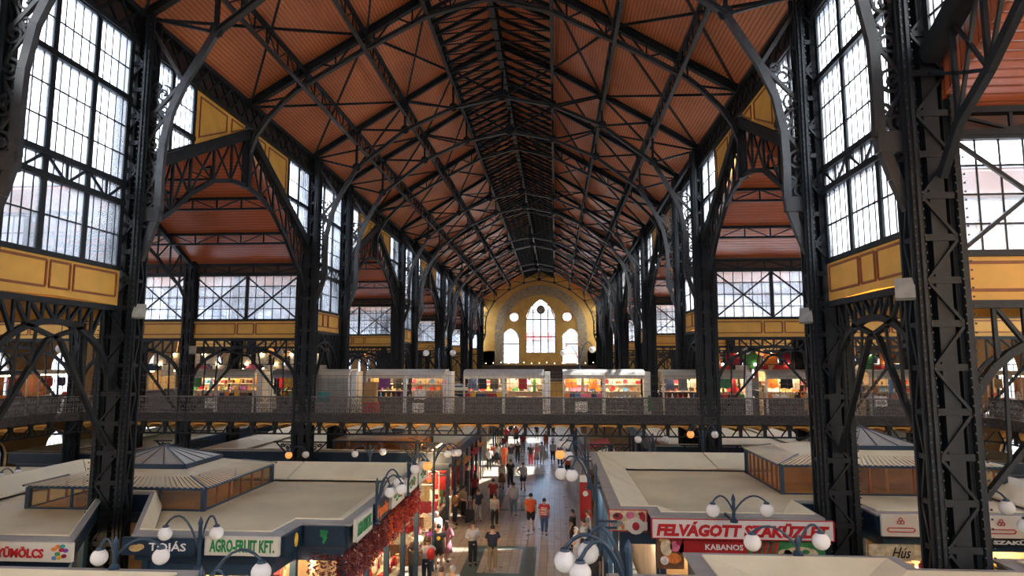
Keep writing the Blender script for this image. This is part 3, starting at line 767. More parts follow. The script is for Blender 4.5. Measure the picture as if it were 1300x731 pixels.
# hanging clock before the tall window
ck = empty('wall_clock', (.15, YF-.5, 16.6), 'round brass rimmed clock hanging before the tall far window', 'clock')
g = MB().lathe((0, 0, 0), [(.62, -.1), (.72, -.05), (.72, .05), (.62, .1)], 20); g.v = [(.15+v[0], YF-.5+v[2], 16.6+v[1]) for v in g.v]; g.build('case', mat('dark_brass', (.12, .09, .05), .4, .5), ck)
g = MB().lathe((0, 0, 0), [(.5, -.02), (.5, .02)], 20); g.v = [(.15+v[0], YF-.62+v[2], 16.6+v[1]) for v in g.v]; g.build('dial', mat('clock_dial', (.35, .32, .24), .5), ck)
MB().bar((.15, YF-.66, 16.6), (.15, YF-.66, 16.95), .04, .03, (0, 1, 0)).bar((.15, YF-.66, 16.6), (.4, YF-.66, 16.75), .04, .03, (0, 1, 0)).build('hand', BLACKT, ck)
MB().bar((.15, YF-.5, 17.3), (.15, YF+.1, 17.6), .04).build('bracket', IRON, ck)
# near end wall behind the viewer, with windows like the far one
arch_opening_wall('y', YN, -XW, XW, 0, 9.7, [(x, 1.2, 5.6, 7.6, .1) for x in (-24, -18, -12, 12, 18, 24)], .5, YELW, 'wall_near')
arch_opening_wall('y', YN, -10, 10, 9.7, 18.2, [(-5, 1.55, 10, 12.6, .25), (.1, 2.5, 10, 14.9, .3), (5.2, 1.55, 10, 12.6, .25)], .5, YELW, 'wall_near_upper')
for x in (-5, .1, 5.2): arch_window(Field('y', YN), x, 1.55 if x != .1 else 2.5, 10, 12.6 if x != .1 else 14.9, .25, .5, .8)
MB().prism([(-10, YN-.2, 18.2), (10, YN-.2, 18.2), (0, YN-.2, 24.3)], (0, .4, 0)).build('wall_near_gable', YELF, kind='structure')
for s in (-1, 1): MB().b2((s*9.8, YN-.2, 9.7), (s*XW, YN+.2, 15)).build('wall_near_side', YELF, kind='structure')
# ================================================================ outside
def facade(x0, x1, y0, y1, h, col, label, faces='-x', nwin=(6, 4), win=(.22, .27, .34), roofc=(.12, .11, .11)):
    r = empty('building', ((x0+x1)/2, (y0+y1)/2, 0), label, 'building', None)
    MB().b2((x0, y0, -.5), (x1, y1, h)).build('wall', mat('facade_%d' % (len(MATS)), col, .9, 0, .1, .15), r)
    MB().b2((x0-.5, y0-.5, h), (x1+.5, y1+.5, h+.8)).build('roof', mat('roofing_%d' % (len(MATS)), roofc, .8, 0, .1, .3), r)
    W = mat('far_window_glass', win, .2, 0, .15, .2); FR = mat('far_window_trim', (.36, .39, .45), .8, 0, .05, 1)
    nx, nz = nwin
    for i in range(nx):
        for k in range(nz):
            z = 2.2+(h-3)*(k+.5)/nz; hz = (h-3)/nz*.32
            if faces in '-x+x':
                y = y0+(y1-y0)*(i+.5)/nx; hw = (y1-y0)/nx*.25; x = x0 if faces == '-x' else x1; d = -1 if faces == '-x' else 1
                MB().b2((x-.12, y-hw*1.25, z-hz*1.15), (x+.12, y+hw*1.25, z+hz*1.15)).build('window_surround', FR, r)
                MB().b2((x+d*.05, y-hw, z-hz), (x+d*.16, y+hw, z+hz)).build('window', W, r)
            else:
                x = x0+(x1-x0)*(i+.5)/nx; hw = (x1-x0)/nx*.25
                MB().b2((x-hw*1.25, y0-.12, z-hz*1.15), (x+hw*1.25, y0+.12, z+hz*1.15)).build('window_surround', FR, r)
                MB().b2((x-hw, y0-.16, z-hz), (x+hw, y0-.05, z+hz)).build('window', W, r)
    return r
facade(-66, -48, 10, 46, 31, (.33, .36, .43), 'grey blue block with rows of windows outside the left windows, nearer one', '+x', (9, 6))
facade(-66, -50, 52, 110, 27, (.34, .36, .42), 'taller grey block outside the left windows, farther one', '+x', (12, 7))
facade(-60, -46, -40, 4, 20, (.30, .32, .37), 'low grey block outside behind the left windows near the viewer', '+x', (8, 5))
facade(52, 70, 4, 40, 15, (.36, .38, .43), 'pale low block outside the right windows, nearer one', '-x', (9, 4))
facade(52, 70, 46, 112, 19, (.36, .38, .43), 'pale long block outside the right windows, farther one', '-x', (13, 5))
facade(-30, 3, 160, 172, 20, (.34, .35, .37), 'white office block seen through the far tall window', '-y', (12, 5), (.12, .18, .26))
facade(5.2, 30, 156, 170, 25, (.38, .13, .08), 'brick red block seen at the right of the far tall window', '-y', (9, 6), roofc=(.2, .1, .08))
aw = MB().b2((-6, 158.5, 13.2), (2, 160, 15)).build('shop_hoarding', mat('red_hoarding', (.45, .05, .04), .6)); tag(aw, 'red horizontal hoarding on the white block outside the far window', 'hoarding')
# ================================================================ colours for goods
GC = {}
for n_, c_ in dict(red=(.45, .02, .02), crimson=(.28, .01, .03), white=(.75, .73, .68), cream=(.62, .52, .34), orange=(.7, .2, .03), yellow=(.75, .45, .05),
                   green=(.05, .25, .08), navy=(.02, .04, .12), blue=(.06, .2, .45), brown=(.16, .07, .03), black=(.012, .012, .014), pink=(.6, .15, .25),
                   teal=(.03, .25, .25), grey=(.25, .25, .25), purple=(.2, .05, .3), straw=(.5, .35, .15)).items(): GC[n_] = mat('goods_'+n_, c_, .6, 0, .25, 9)
# ================================================================ gallery bridge
GZ = 5.3; RAIL = IRON2; RLM = mat('rail_dark_iron', (.15, .14, .135), .5, 0, .25, 6)
MW = 1.08
def scroll_panel_mesh():
    mb = MB(); F = Field('y', 0)
    for z in (.0, .18, .72): mb.bar((0, 0, z), (MW, 0, z), .04, .035)
    for x in (0, MW/4, MW/2, 3*MW/4): mb.bar((x, 0, 0), (x, 0, .74), .022, .022)
    for i in range(4):
        cx = MW/8+i*MW/4; sg = 1 if i % 2 else -1
        for (a, b, rr, st, tn) in ((cx, .34, .11, -PI/2, 1.35*sg), (cx, .57, .10, PI/2, 1.35*sg), (cx, .09, .06, 0, 1.2*sg)):
            mb.path([F.P(*q) for q in spiral((a, b), rr, rr*.2, st, tn, 9)], .03, .03, (0, 1, 0))
    return mb
def fence_mesh():
    mb = MB()
    for x in (0, MW/3, 2*MW/3): mb.bar((x, 0, .74), (x, 0, 1.75), .014, .014)
    for z in (1.05, 1.4, 1.75): mb.bar((0, 0, z), (MW, 0, z), .012, .014)
    return mb
def fascia_mesh():
    mb = MB().b2((0, -.02, -.42), (MW, .04, 0)); mb.b2((0, -.05, -.05), (MW, .0, 0)).b2((0, -.05, -.42), (MW, .0, -.37))
    for i in range(8):
        a = i*MW/8; mb.bar((a, -.04, -.37), (a+MW/8, -.04, -.05), .02, .02, (0, 1, 0)); mb.bar((a+MW/8, -.04, -.37), (a, -.04, -.05), .02, .02, (0, 1, 0))
    return mb
def undertruss_mesh():
    """one module of the lattice under the deck: bottom chord, funnel shaped struts and the end of a floor beam"""
    mb = MB().bar((0, 0, -.98), (MW, 0, -.98), .1, .07); mb.b2((-.07, -.04, -1.0), (.07, .04, -.4)); mb.b2((-.12, -.06, -.62), (.12, .06, -.42))
    mb.bar((.08, 0, -.55), (.38, 0, -.95), .05, .05, (0, 1, 0)); mb.bar((MW-.08, 0, -.55), (MW-.38, 0, -.95), .05, .05, (0, 1, 0))
    return mb
PME = scroll_panel_mesh().mesh('rail_panel', RLM); FME = fence_mesh().mesh('wire_fence', RLM); AME = fascia_mesh().mesh('fascia_panel', mat('mottled_fascia', (.055, .05, .047), .6, 0, .5, 14)); UME = undertruss_mesh().mesh('lattice_module', IRON)
JM = MB(); N = 8
for i in range(N):
    a0, a1 = PI*i/N, PI*(i+1)/N; r = MW/2-.1
    JM.prism([(MW/2-r*math.cos(a0), 0, -.72+.22*math.sin(a0)), (MW/2-r*math.cos(a1), 0, -.72+.22*math.sin(a1)), (MW/2-r*math.cos(a1), 0, -.44), (MW/2-r*math.cos(a0), 0, -.44)], (0, 4.6, 0))
JME = JM.mesh('jack_arch', mat('ochre_vault', (.8, .42, .1), .7, 0, .08, 2))
def gallery_edge(root, p0, ang, n, fence=True, vault=True, first=0):
    """n rail modules from p0 in direction ang; the outside is to the right of the direction"""
    dx, dy = math.cos(ang), math.sin(ang); base = Vector(p0)-root.location
    for i in range(n):
        q = base+Vector((dx, dy, 0))*MW*i
        put('rail_panel', PME, root, q+Vector((0, 0, .35)), ang)
        put('fascia_panel', AME, root, q+Vector((0, 0, .35)), ang)
        put('lattice_module', UME, root, q+Vector((0, 0, .35)), ang)
        if fence: put('wire_fence', FME, root, q+Vector((0, 0, .35)), ang)
        if vault: put('jack_arch', JME, root, q+Vector((0, 0, .3))+Vector((-dy, dx, 0))*.1, ang)
BY = 30.05
br = empty('gallery_bridge', (-20.5, BY, GZ), 'long iron gallery bridge with scrolled railing crossing the hall', 'footbridge')
gallery_edge(br, (-20.5, BY, GZ), 0, 38)
MB().b2((-20.5, BY+.05, GZ-.08), (20.54, 35.3, GZ+.02)).build('deck', mat('deck_boards', (.12, .09, .07), .7, 0, .2, 3), br)
MB().bar((-20.5, BY, GZ+1.1), (20.54, BY, GZ+1.1), .07, .05).build('handrail', RLM, br)
MB().bar((-20.5, 35.35, GZ+.4), (20.5, 35.35, GZ+.4), .05, .7).build('rear_railing', RLM, br)
# scrolled brackets and slim posts carrying the bridge
for k, x in enumerate((-9.5, -3.95, 5.0, 9.5, -15.4, 15.4)):
    y = BY+.1; F = Field('y', y)
    r = empty('bridge_support', (x, y, 0), 'iron support with scrolled brackets under the gallery bridge, %s' % ['at the left nave column', 'left of the aisle', 'right of the aisle', 'at the right nave column', 'at the left inner column', 'at the right inner column'][k], 'bracket', 'supports of the gallery bridge')
    if k in (1, 2): MB().tube([(x, y, 0), (x, y, 4.3)], .12, 8).build('post', IRON, r)
    w0 = .12 if k in (1, 2) else .45
    for t in (-1, 1):
        m = MB().bar(F.P(x+t*w0, 3.5), F.P(x+t*(w0+.75), 4.25), .06, .07, F.up).bar(F.P(x+t*w0, 4.28), F.P(x+t*(w0+.9), 4.28), .06, .06)
        for (a, b, rr) in ((w0+.2, 4.05, .17), (w0+.45, 4.12, .1), (w0+.1, 3.75, .1)): m.path([F.P(x+t*q[0], q[1]) for q in spiral((a, b), rr, rr*.2, 0, 1.4, 12)], .04, .04, F.up)
        m.build('scroll_bracket', IRON, r)
# side galleries
for s, sn in ((-1, 'left'), (1, 'right')):
    n = 20; y0 = 7.4
    r = empty('side_gallery', (s*21.2, y0, GZ), 'raised gallery with scrolled railing along the %s outer wall' % sn, 'gallery')
    if s < 0: gallery_edge(r, (-21.2, y0+n*MW, GZ), -PI/2, n, vault=False)
    else: gallery_edge(r, (21.2, y0, GZ), PI/2, n, vault=False)
    for i in range(n): put('jack_arch', JME, r, Vector((s*4.6-s*4.6, i*MW, .3)) if False else (Vector((4.65, i*MW, .3)) if s > 0 else Vector((0, i*MW, .3))), PI/2)
    MB().b2((s*21.25, -6.5, GZ-.08), (s*26.7, 104, GZ+.02)).build('deck', MATS['deck_boards'], r)
    F = Field('x', s*21.2); g = MB(); 
    for nm_, me_ in (('rail_panel', PME), ('fascia_panel', AME), ('lattice_module', UME), ('wire_fence', FME)):
        a_, b_ = ((-21.2, 29.0), (-20.5, 30.05)) if s < 0 else ((20.54, 30.05), (21.2, 29.0)); L_ = math.dist(a_, b_)
        q_ = put(nm_, me_, r, Vector((a_[0], a_[1], GZ+.35))-r.location, math.atan2(b_[1]-a_[1], b_[0]-a_[0]), scale=(L_/MW, 1, 1))
    g = MB().bar((s*21.2, 35.4, GZ+.5), (s*21.2, 104, GZ+.5), .05, .8); g.build('rear_railing', RLM, r)
    MB().bar((s*21.25, 35.4, GZ-.2), (s*21.25, 104, GZ-.2), .1, .5).build('rear_fascia', MATS['mottled_fascia'], r)
# far gallery before the arched wall, with its string of bulbs
fg = empty('far_gallery', (0, 97, GZ), 'dark gallery with railing in front of the far arched wall', 'gallery')
MB().b2((-21, 97, GZ-.3), (21, 104, GZ)).build('deck', MATS['deck_boards'], fg)
g = MB()
for i in range(140): g.bar((-21+i*.3, 97, GZ), (-21+i*.3, 97, GZ+1.1), .04)
g.bar((-21, 97, GZ+1.1), (21, 97, GZ+1.1), .08); g.build('railing', RLM, fg, kind='stuff')
MB().b2((-9, 101, GZ), (9, 101.6, 7.4)).build('back_screen', mat('dark_timber', (.07, .045, .03), .7, 0, .2, 2), fg)
wire = MB().path([(x, 100.9+.0, 7.75-.0) for x in (-9, -3, 3, 9)], .03).build('cable', IRON, fg)
BM = MB().ball((0, 0, 0), .06, 6).mesh('bulb', BULB)
for i in range(15): tag(put('bulb', BM, None, (-8.4+i*1.2, 100.9, 7.68+.06*(i % 3))), 'small lit bulb in the row along the far gallery, %s from the left' % ORD[i], 'bulb', 'lit bulbs along the far gallery')
# ================================================================ bridge stalls
SW, SD, SH = 1.98, 1.25, 2.3
def hood_profile(x0, x1, m=None):
    mb = MB(); pr = [(-.12, 1.92), (-.14, 2.1), (-.06, 2.24), (.1, 2.32), (.5, 2.36), (1.25, 2.36), (1.25, 2.28), (.5, 2.28), (.1, 2.24), (0, 2.1), (-.04, 1.92)]
    return mb.prism([(x0, y, z) for y, z in pr], (x1-x0, 0, 0))
def stall(x, y, style, label, rz=0):
    r = empty('market_stall', (x, y, GZ), label, 'stall', 'stalls on the gallery bridge')
    L = Vector((0, 0, 0))
    def P(mb, name, m, **k):
        o = bpy.data.objects.new(name, mb.mesh(name, m)); COL.objects.link(o); o.parent = r; return o
    hm = {'steel': STEEL, 'cream': mat('cream_hood', (.55, .52, .44), .45, 0, .06, 2), 'grey': mat('grey_hood', (.3, .31, .32), .4, .3, .1, 3)}[style.get('hood', 'steel')]
    P(hood_profile(0, SW), 'hood', hm)
    if style.get('closed'):
        sh = MB()
        for i in range(22): sh.b2((.08, -.06+.012*(i % 2), .12+i*.083), (SW-.08, 0, .12+i*.083+.078))
        P(sh, 'roller_shutter', mat('pale_shutter', (.36, .36, .34), .5, .1, .05, 3))
    else:
        P(MB().b2((.05, 0, .1), (SW-.05, .5, .92)).b2((0, -.08, .92), (SW, .55, .97)), 'counter', mat('grey_counter', (.07, .065, .06), .5, 0, .1, 3))
        P(MB().b2((.05, SD-.05, 0), (SW-.05, SD, SH)), 'back_wall', mat('stall_back_%s' % style.get('back', 'cream'), {'cream': (.55, .47, .34), 'dark': (.05, .04, .04), 'red': (.4, .08, .04), 'green': (.03, .2, .15)}[style.get('back', 'cream')], .7, 0, .1, 2))
        for z in (1.25, 1.6): P(MB().b2((.08, SD-.35, z), (SW-.08, SD-.05, z+.025)), 'shelf', WHITE)
        P(MB().b2((.3, .12, 2.16), (SW-.3, .2, 2.2)), 'strip_light', FLOORW if style.get('warm', 1) else FLOORC)
    for a in (.03, SW-.03): P(MB().b2((a-.04, -.1, 0), (a+.04, -.02, 2.0)).b2((a-.03, 0, 0), (a+.03, SD, .08)), 'side_post', STEEL)
    return r
GM = {}
def gmesh(kind, col):
    k = (kind, col)
    if k in GM: return GM[k]
    m = MB(); M = GC[col]; sm = False
    if kind == 'souvenir_doll': m.lathe((0, 0, 0), [(.055, 0), (.06, .06), (.035, .13), (.03, .16), (.035, .2), (.012, .23)], 7)
    elif kind == 'spice_jar': m.lathe((0, 0, 0), [(.04, 0), (.045, .02), (.045, .11), (.03, .13), (.03, .16)], 7)
    elif kind == 'spice_bag': m.lathe((0, 0, 0), [(.05, 0), (.075, .04), (.07, .12), (.025, .17), (.05, .21)], 7)
    elif kind == 'folded_cloth': m.b2((-.12, -.09, 0), (.12, .09, .035)).b2((-.115, -.085, .037), (.115, .09, .07))
    elif kind == 'plate': m.lathe((0, 0, 0), [(.04, 0), (.05, .01), (.12, .03), (.125, .035), (.0501, .018)], 10); m.v = [(v[0], -v[2], v[1]+.125) for v in m.v]
    elif kind == 'hanging_shirt':
        m.prism([(-.22, 0, 0), (-.2, 0, -.55), (.2, 0, -.55), (.22, 0, 0), (.32, 0, -.12), (.38, 0, -.06), (.2, 0, .12), (.06, 0, .1), (-.06, 0, .1), (-.2, 0, .12), (-.38, 0, -.06), (-.32, 0, -.12)], (0, .06, 0))
    elif kind == 'hanging_scarf': m.prism([(-.07, 0, 0), (.07, 0, 0), (.1, 0, -.7), (-.09, 0, -.75)], (0, .03, 0)); m.bar((0, .015, 0), (0, .015, .08), .01)
    elif kind == 'handbag': m.prism([(-.15, 0, 0), (.15, 0, 0), (.12, 0, .2), (-.12, 0, .2)], (0, .09, 0)); m.path([(-.08, .045, .2), (-.06, .045, .33), (.06, .045, .33), (.08, .045, .2)], .02)
    elif kind == 'goods_box': m.b2((-.12, -.08, 0), (.12, .08, .16))
    elif kind == 'embroidered_cloth': m.prism([(-.28, 0, 0), (.28, 0, 0), (.3, 0, -.42), (.1, 0, -.5), (-.12, 0, -.44), (-.3, 0, -.5)], (0, .03, 0))
    elif kind == 'fruit': m.ball((0, 0, .05), .05, 6)
    GM[k] = m.mesh(kind, M); return GM[k]
CN = {'souvenir_doll': 'doll', 'spice_jar': 'jar', 'spice_bag': 'bag', 'folded_cloth': 'cloth', 'plate': 'plate', 'hanging_shirt': 'shirt', 'hanging_scarf': 'scarf', 'handbag': 'handbag', 'goods_box': 'box', 'embroidered_cloth': 'cloth', 'fruit': 'fruit'}
def goods(kind, col, loc, where, group, rz=0, tilt=0):
    o = put(kind, gmesh(kind, col), None, loc, rz, rot=(tilt, 0, rz) if tilt else None)
    return tag(o, 'small %s %s %s' % (col, kind.replace('_', ' '), where), CN[kind], group)
STY = [dict(hood='cream'), dict(closed=1, hood='cream'), dict(hood='grey', back='dark'), dict(hood='grey', back='red'), dict(hood='cream', back='dark'), dict(hood='steel'), dict(), dict(), dict(warm=0), dict(), dict(hood='cream', back='dark', warm=1), dict(hood='cream'), dict(hood='cream', back='cream'), dict(hood='cream', back='dark'), dict(hood='cream', back='green'), dict(hood='cream')]
pairs = [-11.9, -7.07, -2.15, 2.77, 7.6, 12.5, -16.8, 17.3]
pairs.sort(); si = 0; PAL = list(GC)
gi = 0
for pi, px in enumerate(pairs):
    for h in (0, 1):
        x = px+h*(SW+.02)+.1; st = dict(hood='cream') if pi in (0, 7) else STY[(pi*2+h) % 16]
        if pi == 1 and h == 1: st = dict(closed=1, hood='cream')
        elif st.get('closed'): st = dict(hood='grey')
        ln = '%s stall from the left on the gallery bridge, %s' % (ORD[si], 'roller shutter down' if st.get('closed') else '%s hood and %s back' % (st.get('hood', 'steel'), st.get('back', 'cream')))
        stall(x, 31.9, st, ln); si += 1
        if not st.get('closed'):
            wh = 'of the %s bridge stall' % ORD[si-1]; G = 'goods in the gallery bridge stalls'
            kinds = rnd.choice([['souvenir_doll', 'plate', 'spice_jar'], ['folded_cloth', 'souvenir_doll', 'handbag'], ['spice_jar', 'goods_box', 'plate'], ['handbag', 'souvenir_doll', 'goods_box']])
            cs = rnd.sample(PAL, 6)
            for sh, (z, yy, n) in enumerate(((.97, 32.0, 7), (1.275, 32.95, 6), (1.625, 32.95, 6))):
                for i in range(n):
                    if gi > 290: break
                    k = kinds[(sh+i) % 3] if sh else kinds[0]; c = rnd.choice(cs)
                    goods(k, c, (x+.2+i*(SW-.4)/(n-1), yy+rnd.uniform(-.04, .04), GZ+z), 'on the %s %s, %s from left' % (('counter', 'lower shelf', 'upper shelf')[sh], wh, ORD[i]), G); gi += 1
            if h == 0 or pi % 2:
                for i in range(3): goods(rnd.choice(['hanging_shirt', 'hanging_scarf', 'embroidered_cloth']), rnd.choice(cs), (x+.4+i*.55, 32.2 if i != 1 else 31.78, GZ+1.95), 'under the hood %s, %s from left' % (wh, ORD[i]), 'garments hung in the gallery stalls')
    # steel end cheeks between pairs
    o = MB().b2((px+2*SW+.16, 32.0, GZ+.02), (px+2*SW+.42, 33.1, GZ+2.25)).build('steel_cupboard', STEEL); tag(o, 'brushed steel cupboard on the bridge, %s from the left' % ORD[pi], 'cupboard', 'steel cupboards between bridge stalls')
# things leaning or hanging at the railing
for (x, z, kind, col, nm) in ((8.05-1.2, 6.5, 'hanging_scarf', 'green', 0), (13.9, 6.6, 'hanging_scarf', 'straw', 0), (-3.9, 6.75, 'embroidered_cloth', 'white', 0), (-4.0, 6.1, 'embroidered_cloth', 'white', 0), (-14.2, 6.3, 'embroidered_cloth', 'white', 0), (-8.6, 6.6, 'embroidered_cloth', 'teal', 0), (-11, 6.5, 'hanging_scarf', 'cream', 0), (3.7, 6.2, 'embroidered_cloth', 'white', 0), (17.2, 6.5, 'embroidered_cloth', 'white', 0)):
    goods(kind, col, (x, BY+.35, z), 'on the bridge railing %s' % ('above the left aisle edge' if x == -3.9 else 'low, left of the aisle' if x == -4.0 else 'at its far left' if x < -14 else 'by the left nave column' if x < -8 else 'right of the aisle' if x < 4 else 'by the right nave column' if x < 8 else 'between the right columns' if x < 15 else 'at its far right'), 'cloths on the bridge railing')
cr = MB().b2((-6.9, 31.2, GZ+.02), (-6.2, 31.7, GZ+.75)).build('crate', GC['red']); tag(cr, 'red crate standing by the bridge railing left of centre', 'crate')
cr = MB().b2((-6.9, 31.25, GZ+.76), (-6.3, 31.65, GZ+1.75)).build('parcel', mat('kraft_card', (.45, .26, .1), .8)); tag(cr, 'tall brown cardboard parcel on the red crate on the bridge', 'parcel')
cb = MB().b2((-19.2, 27.9, GZ+.02), (-18.1, 28.1, GZ+.9)) if False else None
at_ = 'at the %s %s gallery stall, %s from the front'
# side gallery stalls
for s, sn in ((-1, 'left'), (1, 'right')):
    for i in range(8):
        y = 10+i*3.15
        r = empty('market_stall', (s*24.4, y, GZ), 'dim stall on the %s side gallery, %s from the front' % (sn, ORD[i]), 'stall', 'stalls on the side galleries')
        MB().b2((s*24.4, y, GZ), (s*25.4, y+2.4, GZ+.95)).build('counter', MATS['grey_counter'], r)
        MB().b2((s*24.3, y-.05, GZ+2.1), (s*25.8, y+2.45, GZ+2.3)).build('hood', CREAM2 if i % 2 else NAVYL, r)
        for yy in (y, y+2.36): MB().b2((s*24.4, yy, GZ), (s*24.46, yy+.06, GZ+2.1)).build('side_post', STEEL, r)
        MB().b2((s*25.7, y, GZ), (s*25.8, y+2.4, GZ+2.1)).build('back_wall', GC['brown'], r)
        MB().b2((s*24.8, y+.5, GZ+2.02), (s*24.9, y+1.9, GZ+2.07)).build('strip_light', FLOORW, r)
        for k in range(5): goods(rnd.choice(['embroidered_cloth', 'handbag', 'hanging_shirt']), rnd.choice(['red', 'white', 'straw', 'orange', 'navy']), (s*24.5, y+.3+k*.45, GZ+(1.9 if k % 2 else 1.0)), at_ % (ORD[i], sn, ORD[k]), 'goods on the side galleries', PI/2)
# textiles and lights hung behind the bridge stalls in both aisles
for s, sn in ((-1, 'left'), (1, 'right')):
    x0 = s*10.2; r = MB().bar((s*10, 35.3, 8.55), (s*20.6, 35.3, 8.55), .04).bar((s*10, 35.25, 7.9), (s*20.6, 35.25, 7.9), .03).build('cable', IRON); tag(r, 'cables strung across the %s aisle above the bridge' % sn, 'cable')
    pal = ['white', 'cream', 'white', 'white', 'pink', 'white'] if s < 0 else ['red', 'green', 'white', 'crimson', 'red', 'orange']
    for i in range(20):
        k = ('embroidered_cloth', 'embroidered_cloth', 'hanging_shirt')[i % 3]; c_ = pal[(i*5) % 6]; z = 8.5 if i % 2 else 7.86
        o = goods(k, c_, (s*(10.5+i*.5), 35.28, z-(.12 if k == 'hanging_shirt' else 0)), 'x', 'textiles strung above the bridge'); o.scale = (1.25, 1, 1.35)
        o['label'] = '%s %s strung above the bridge in the %s aisle, %s from the nave' % (c_, k.replace('_', ' '), sn, ORD[i])
    for i in range(12):
        o = put('bulb', BM, None, (s*(10.6+i*.85), 35.2, 8.45-.55*(i % 2)), scale=(1.3, 1.3, 1.3)); tag(o, 'warm bulb strung above the bridge in the %s aisle, %s from the nave' % (sn, ORD[i]), 'bulb', 'bulbs strung above the bridge')
    # taller stall fronts on the side galleries beyond the bridge
    for i in range(5):
        y = 37+i*4.2; r = empty('market_stall', (s*22.6, y, GZ), 'lit stall on the %s side gallery beyond the bridge, %s one' % (sn, ORD[i]), 'stall', 'stalls on the side galleries beyond the bridge')
        MB().b2((s*22.6, y, GZ), (s*23.4, y+3, GZ+.95)).build('counter', MATS['grey_counter'], r); MB().b2((s*22.5, y-.05, GZ+2.2), (s*24.5, y+3.05, GZ+2.6)).build('hood', CREAM2 if i % 2 else NAVYL, r)
        MB().b2((s*24.4, y, GZ), (s*24.5, y+3, GZ+2.2)).build('back_wall', GC['straw'], r); MB().b2((s*23, y+.5, GZ+2.1), (s*23.1, y+2.5, GZ+2.15)).build('strip_light', FLOORW, r)
        for yy in (y, y+2.94): MB().b2((s*22.6, yy, GZ), (s*22.66, yy+.06, GZ+2.2)).build('side_post', STEEL, r)
# ================================================================ ground floor stall blocks
def inset(poly, d):
    n = len(poly); out = []
    A = sum(poly[i][0]*poly[(i+1) % n][1]-poly[(i+1) % n][0]*poly[i][1] for i in range(n)); sg = 1 if A > 0 else -1
    for i in range(n):
        p0, p, p1 = Vector(poly[i-1]), Vector(poly[i]), Vector(poly[(i+1) % n])
        e0 = (p-p0).normalized(); e1 = (p1-p).normalized(); n0 = Vector((-e0.y, e0.x))*sg; n1 = Vector((-e1.y, e1.x))*sg
        k = 1+n0.dot(n1); q = p+(n0+n1)*d/max(k, .35); out.append((q.x, q.y))
    return out
def tri_ring(mb, A, B, za, zb):
    n = len(A)
    for i in range(n):
        j = (i+1) % n; mb.add([(*A[i], za), (*A[j], za), (*B[j], zb), (*B[i], zb)], [(0, 1, 2, 3)])
def inset2(poly, ds):
    n = len(poly); A = sum(poly[i][0]*poly[(i+1) % n][1]-poly[(i+1) % n][0]*poly[i][1] for i in range(n)); sg = 1 if A > 0 else -1
    L = []
    for i in range(n):
        p, q = Vector(poly[i]), Vector(poly[(i+1) % n]); e = (q-p).normalized(); nn = Vector((-e.y, e.x))*sg; L.append((p+nn*ds[i], e))
    out = []
    for i in range(n):
        (p, e), (q, f) = L[i-1], L[i]; cr = e.x*f.y-e.y*f.x
        if abs(cr) < 1e-4: out.append((q.x, q.y)); continue
        t = ((q.x-p.x)*f.y-(q.y-p.y)*f.x)/cr; v = p+e*t; out.append((v.x, v.y))
    return out
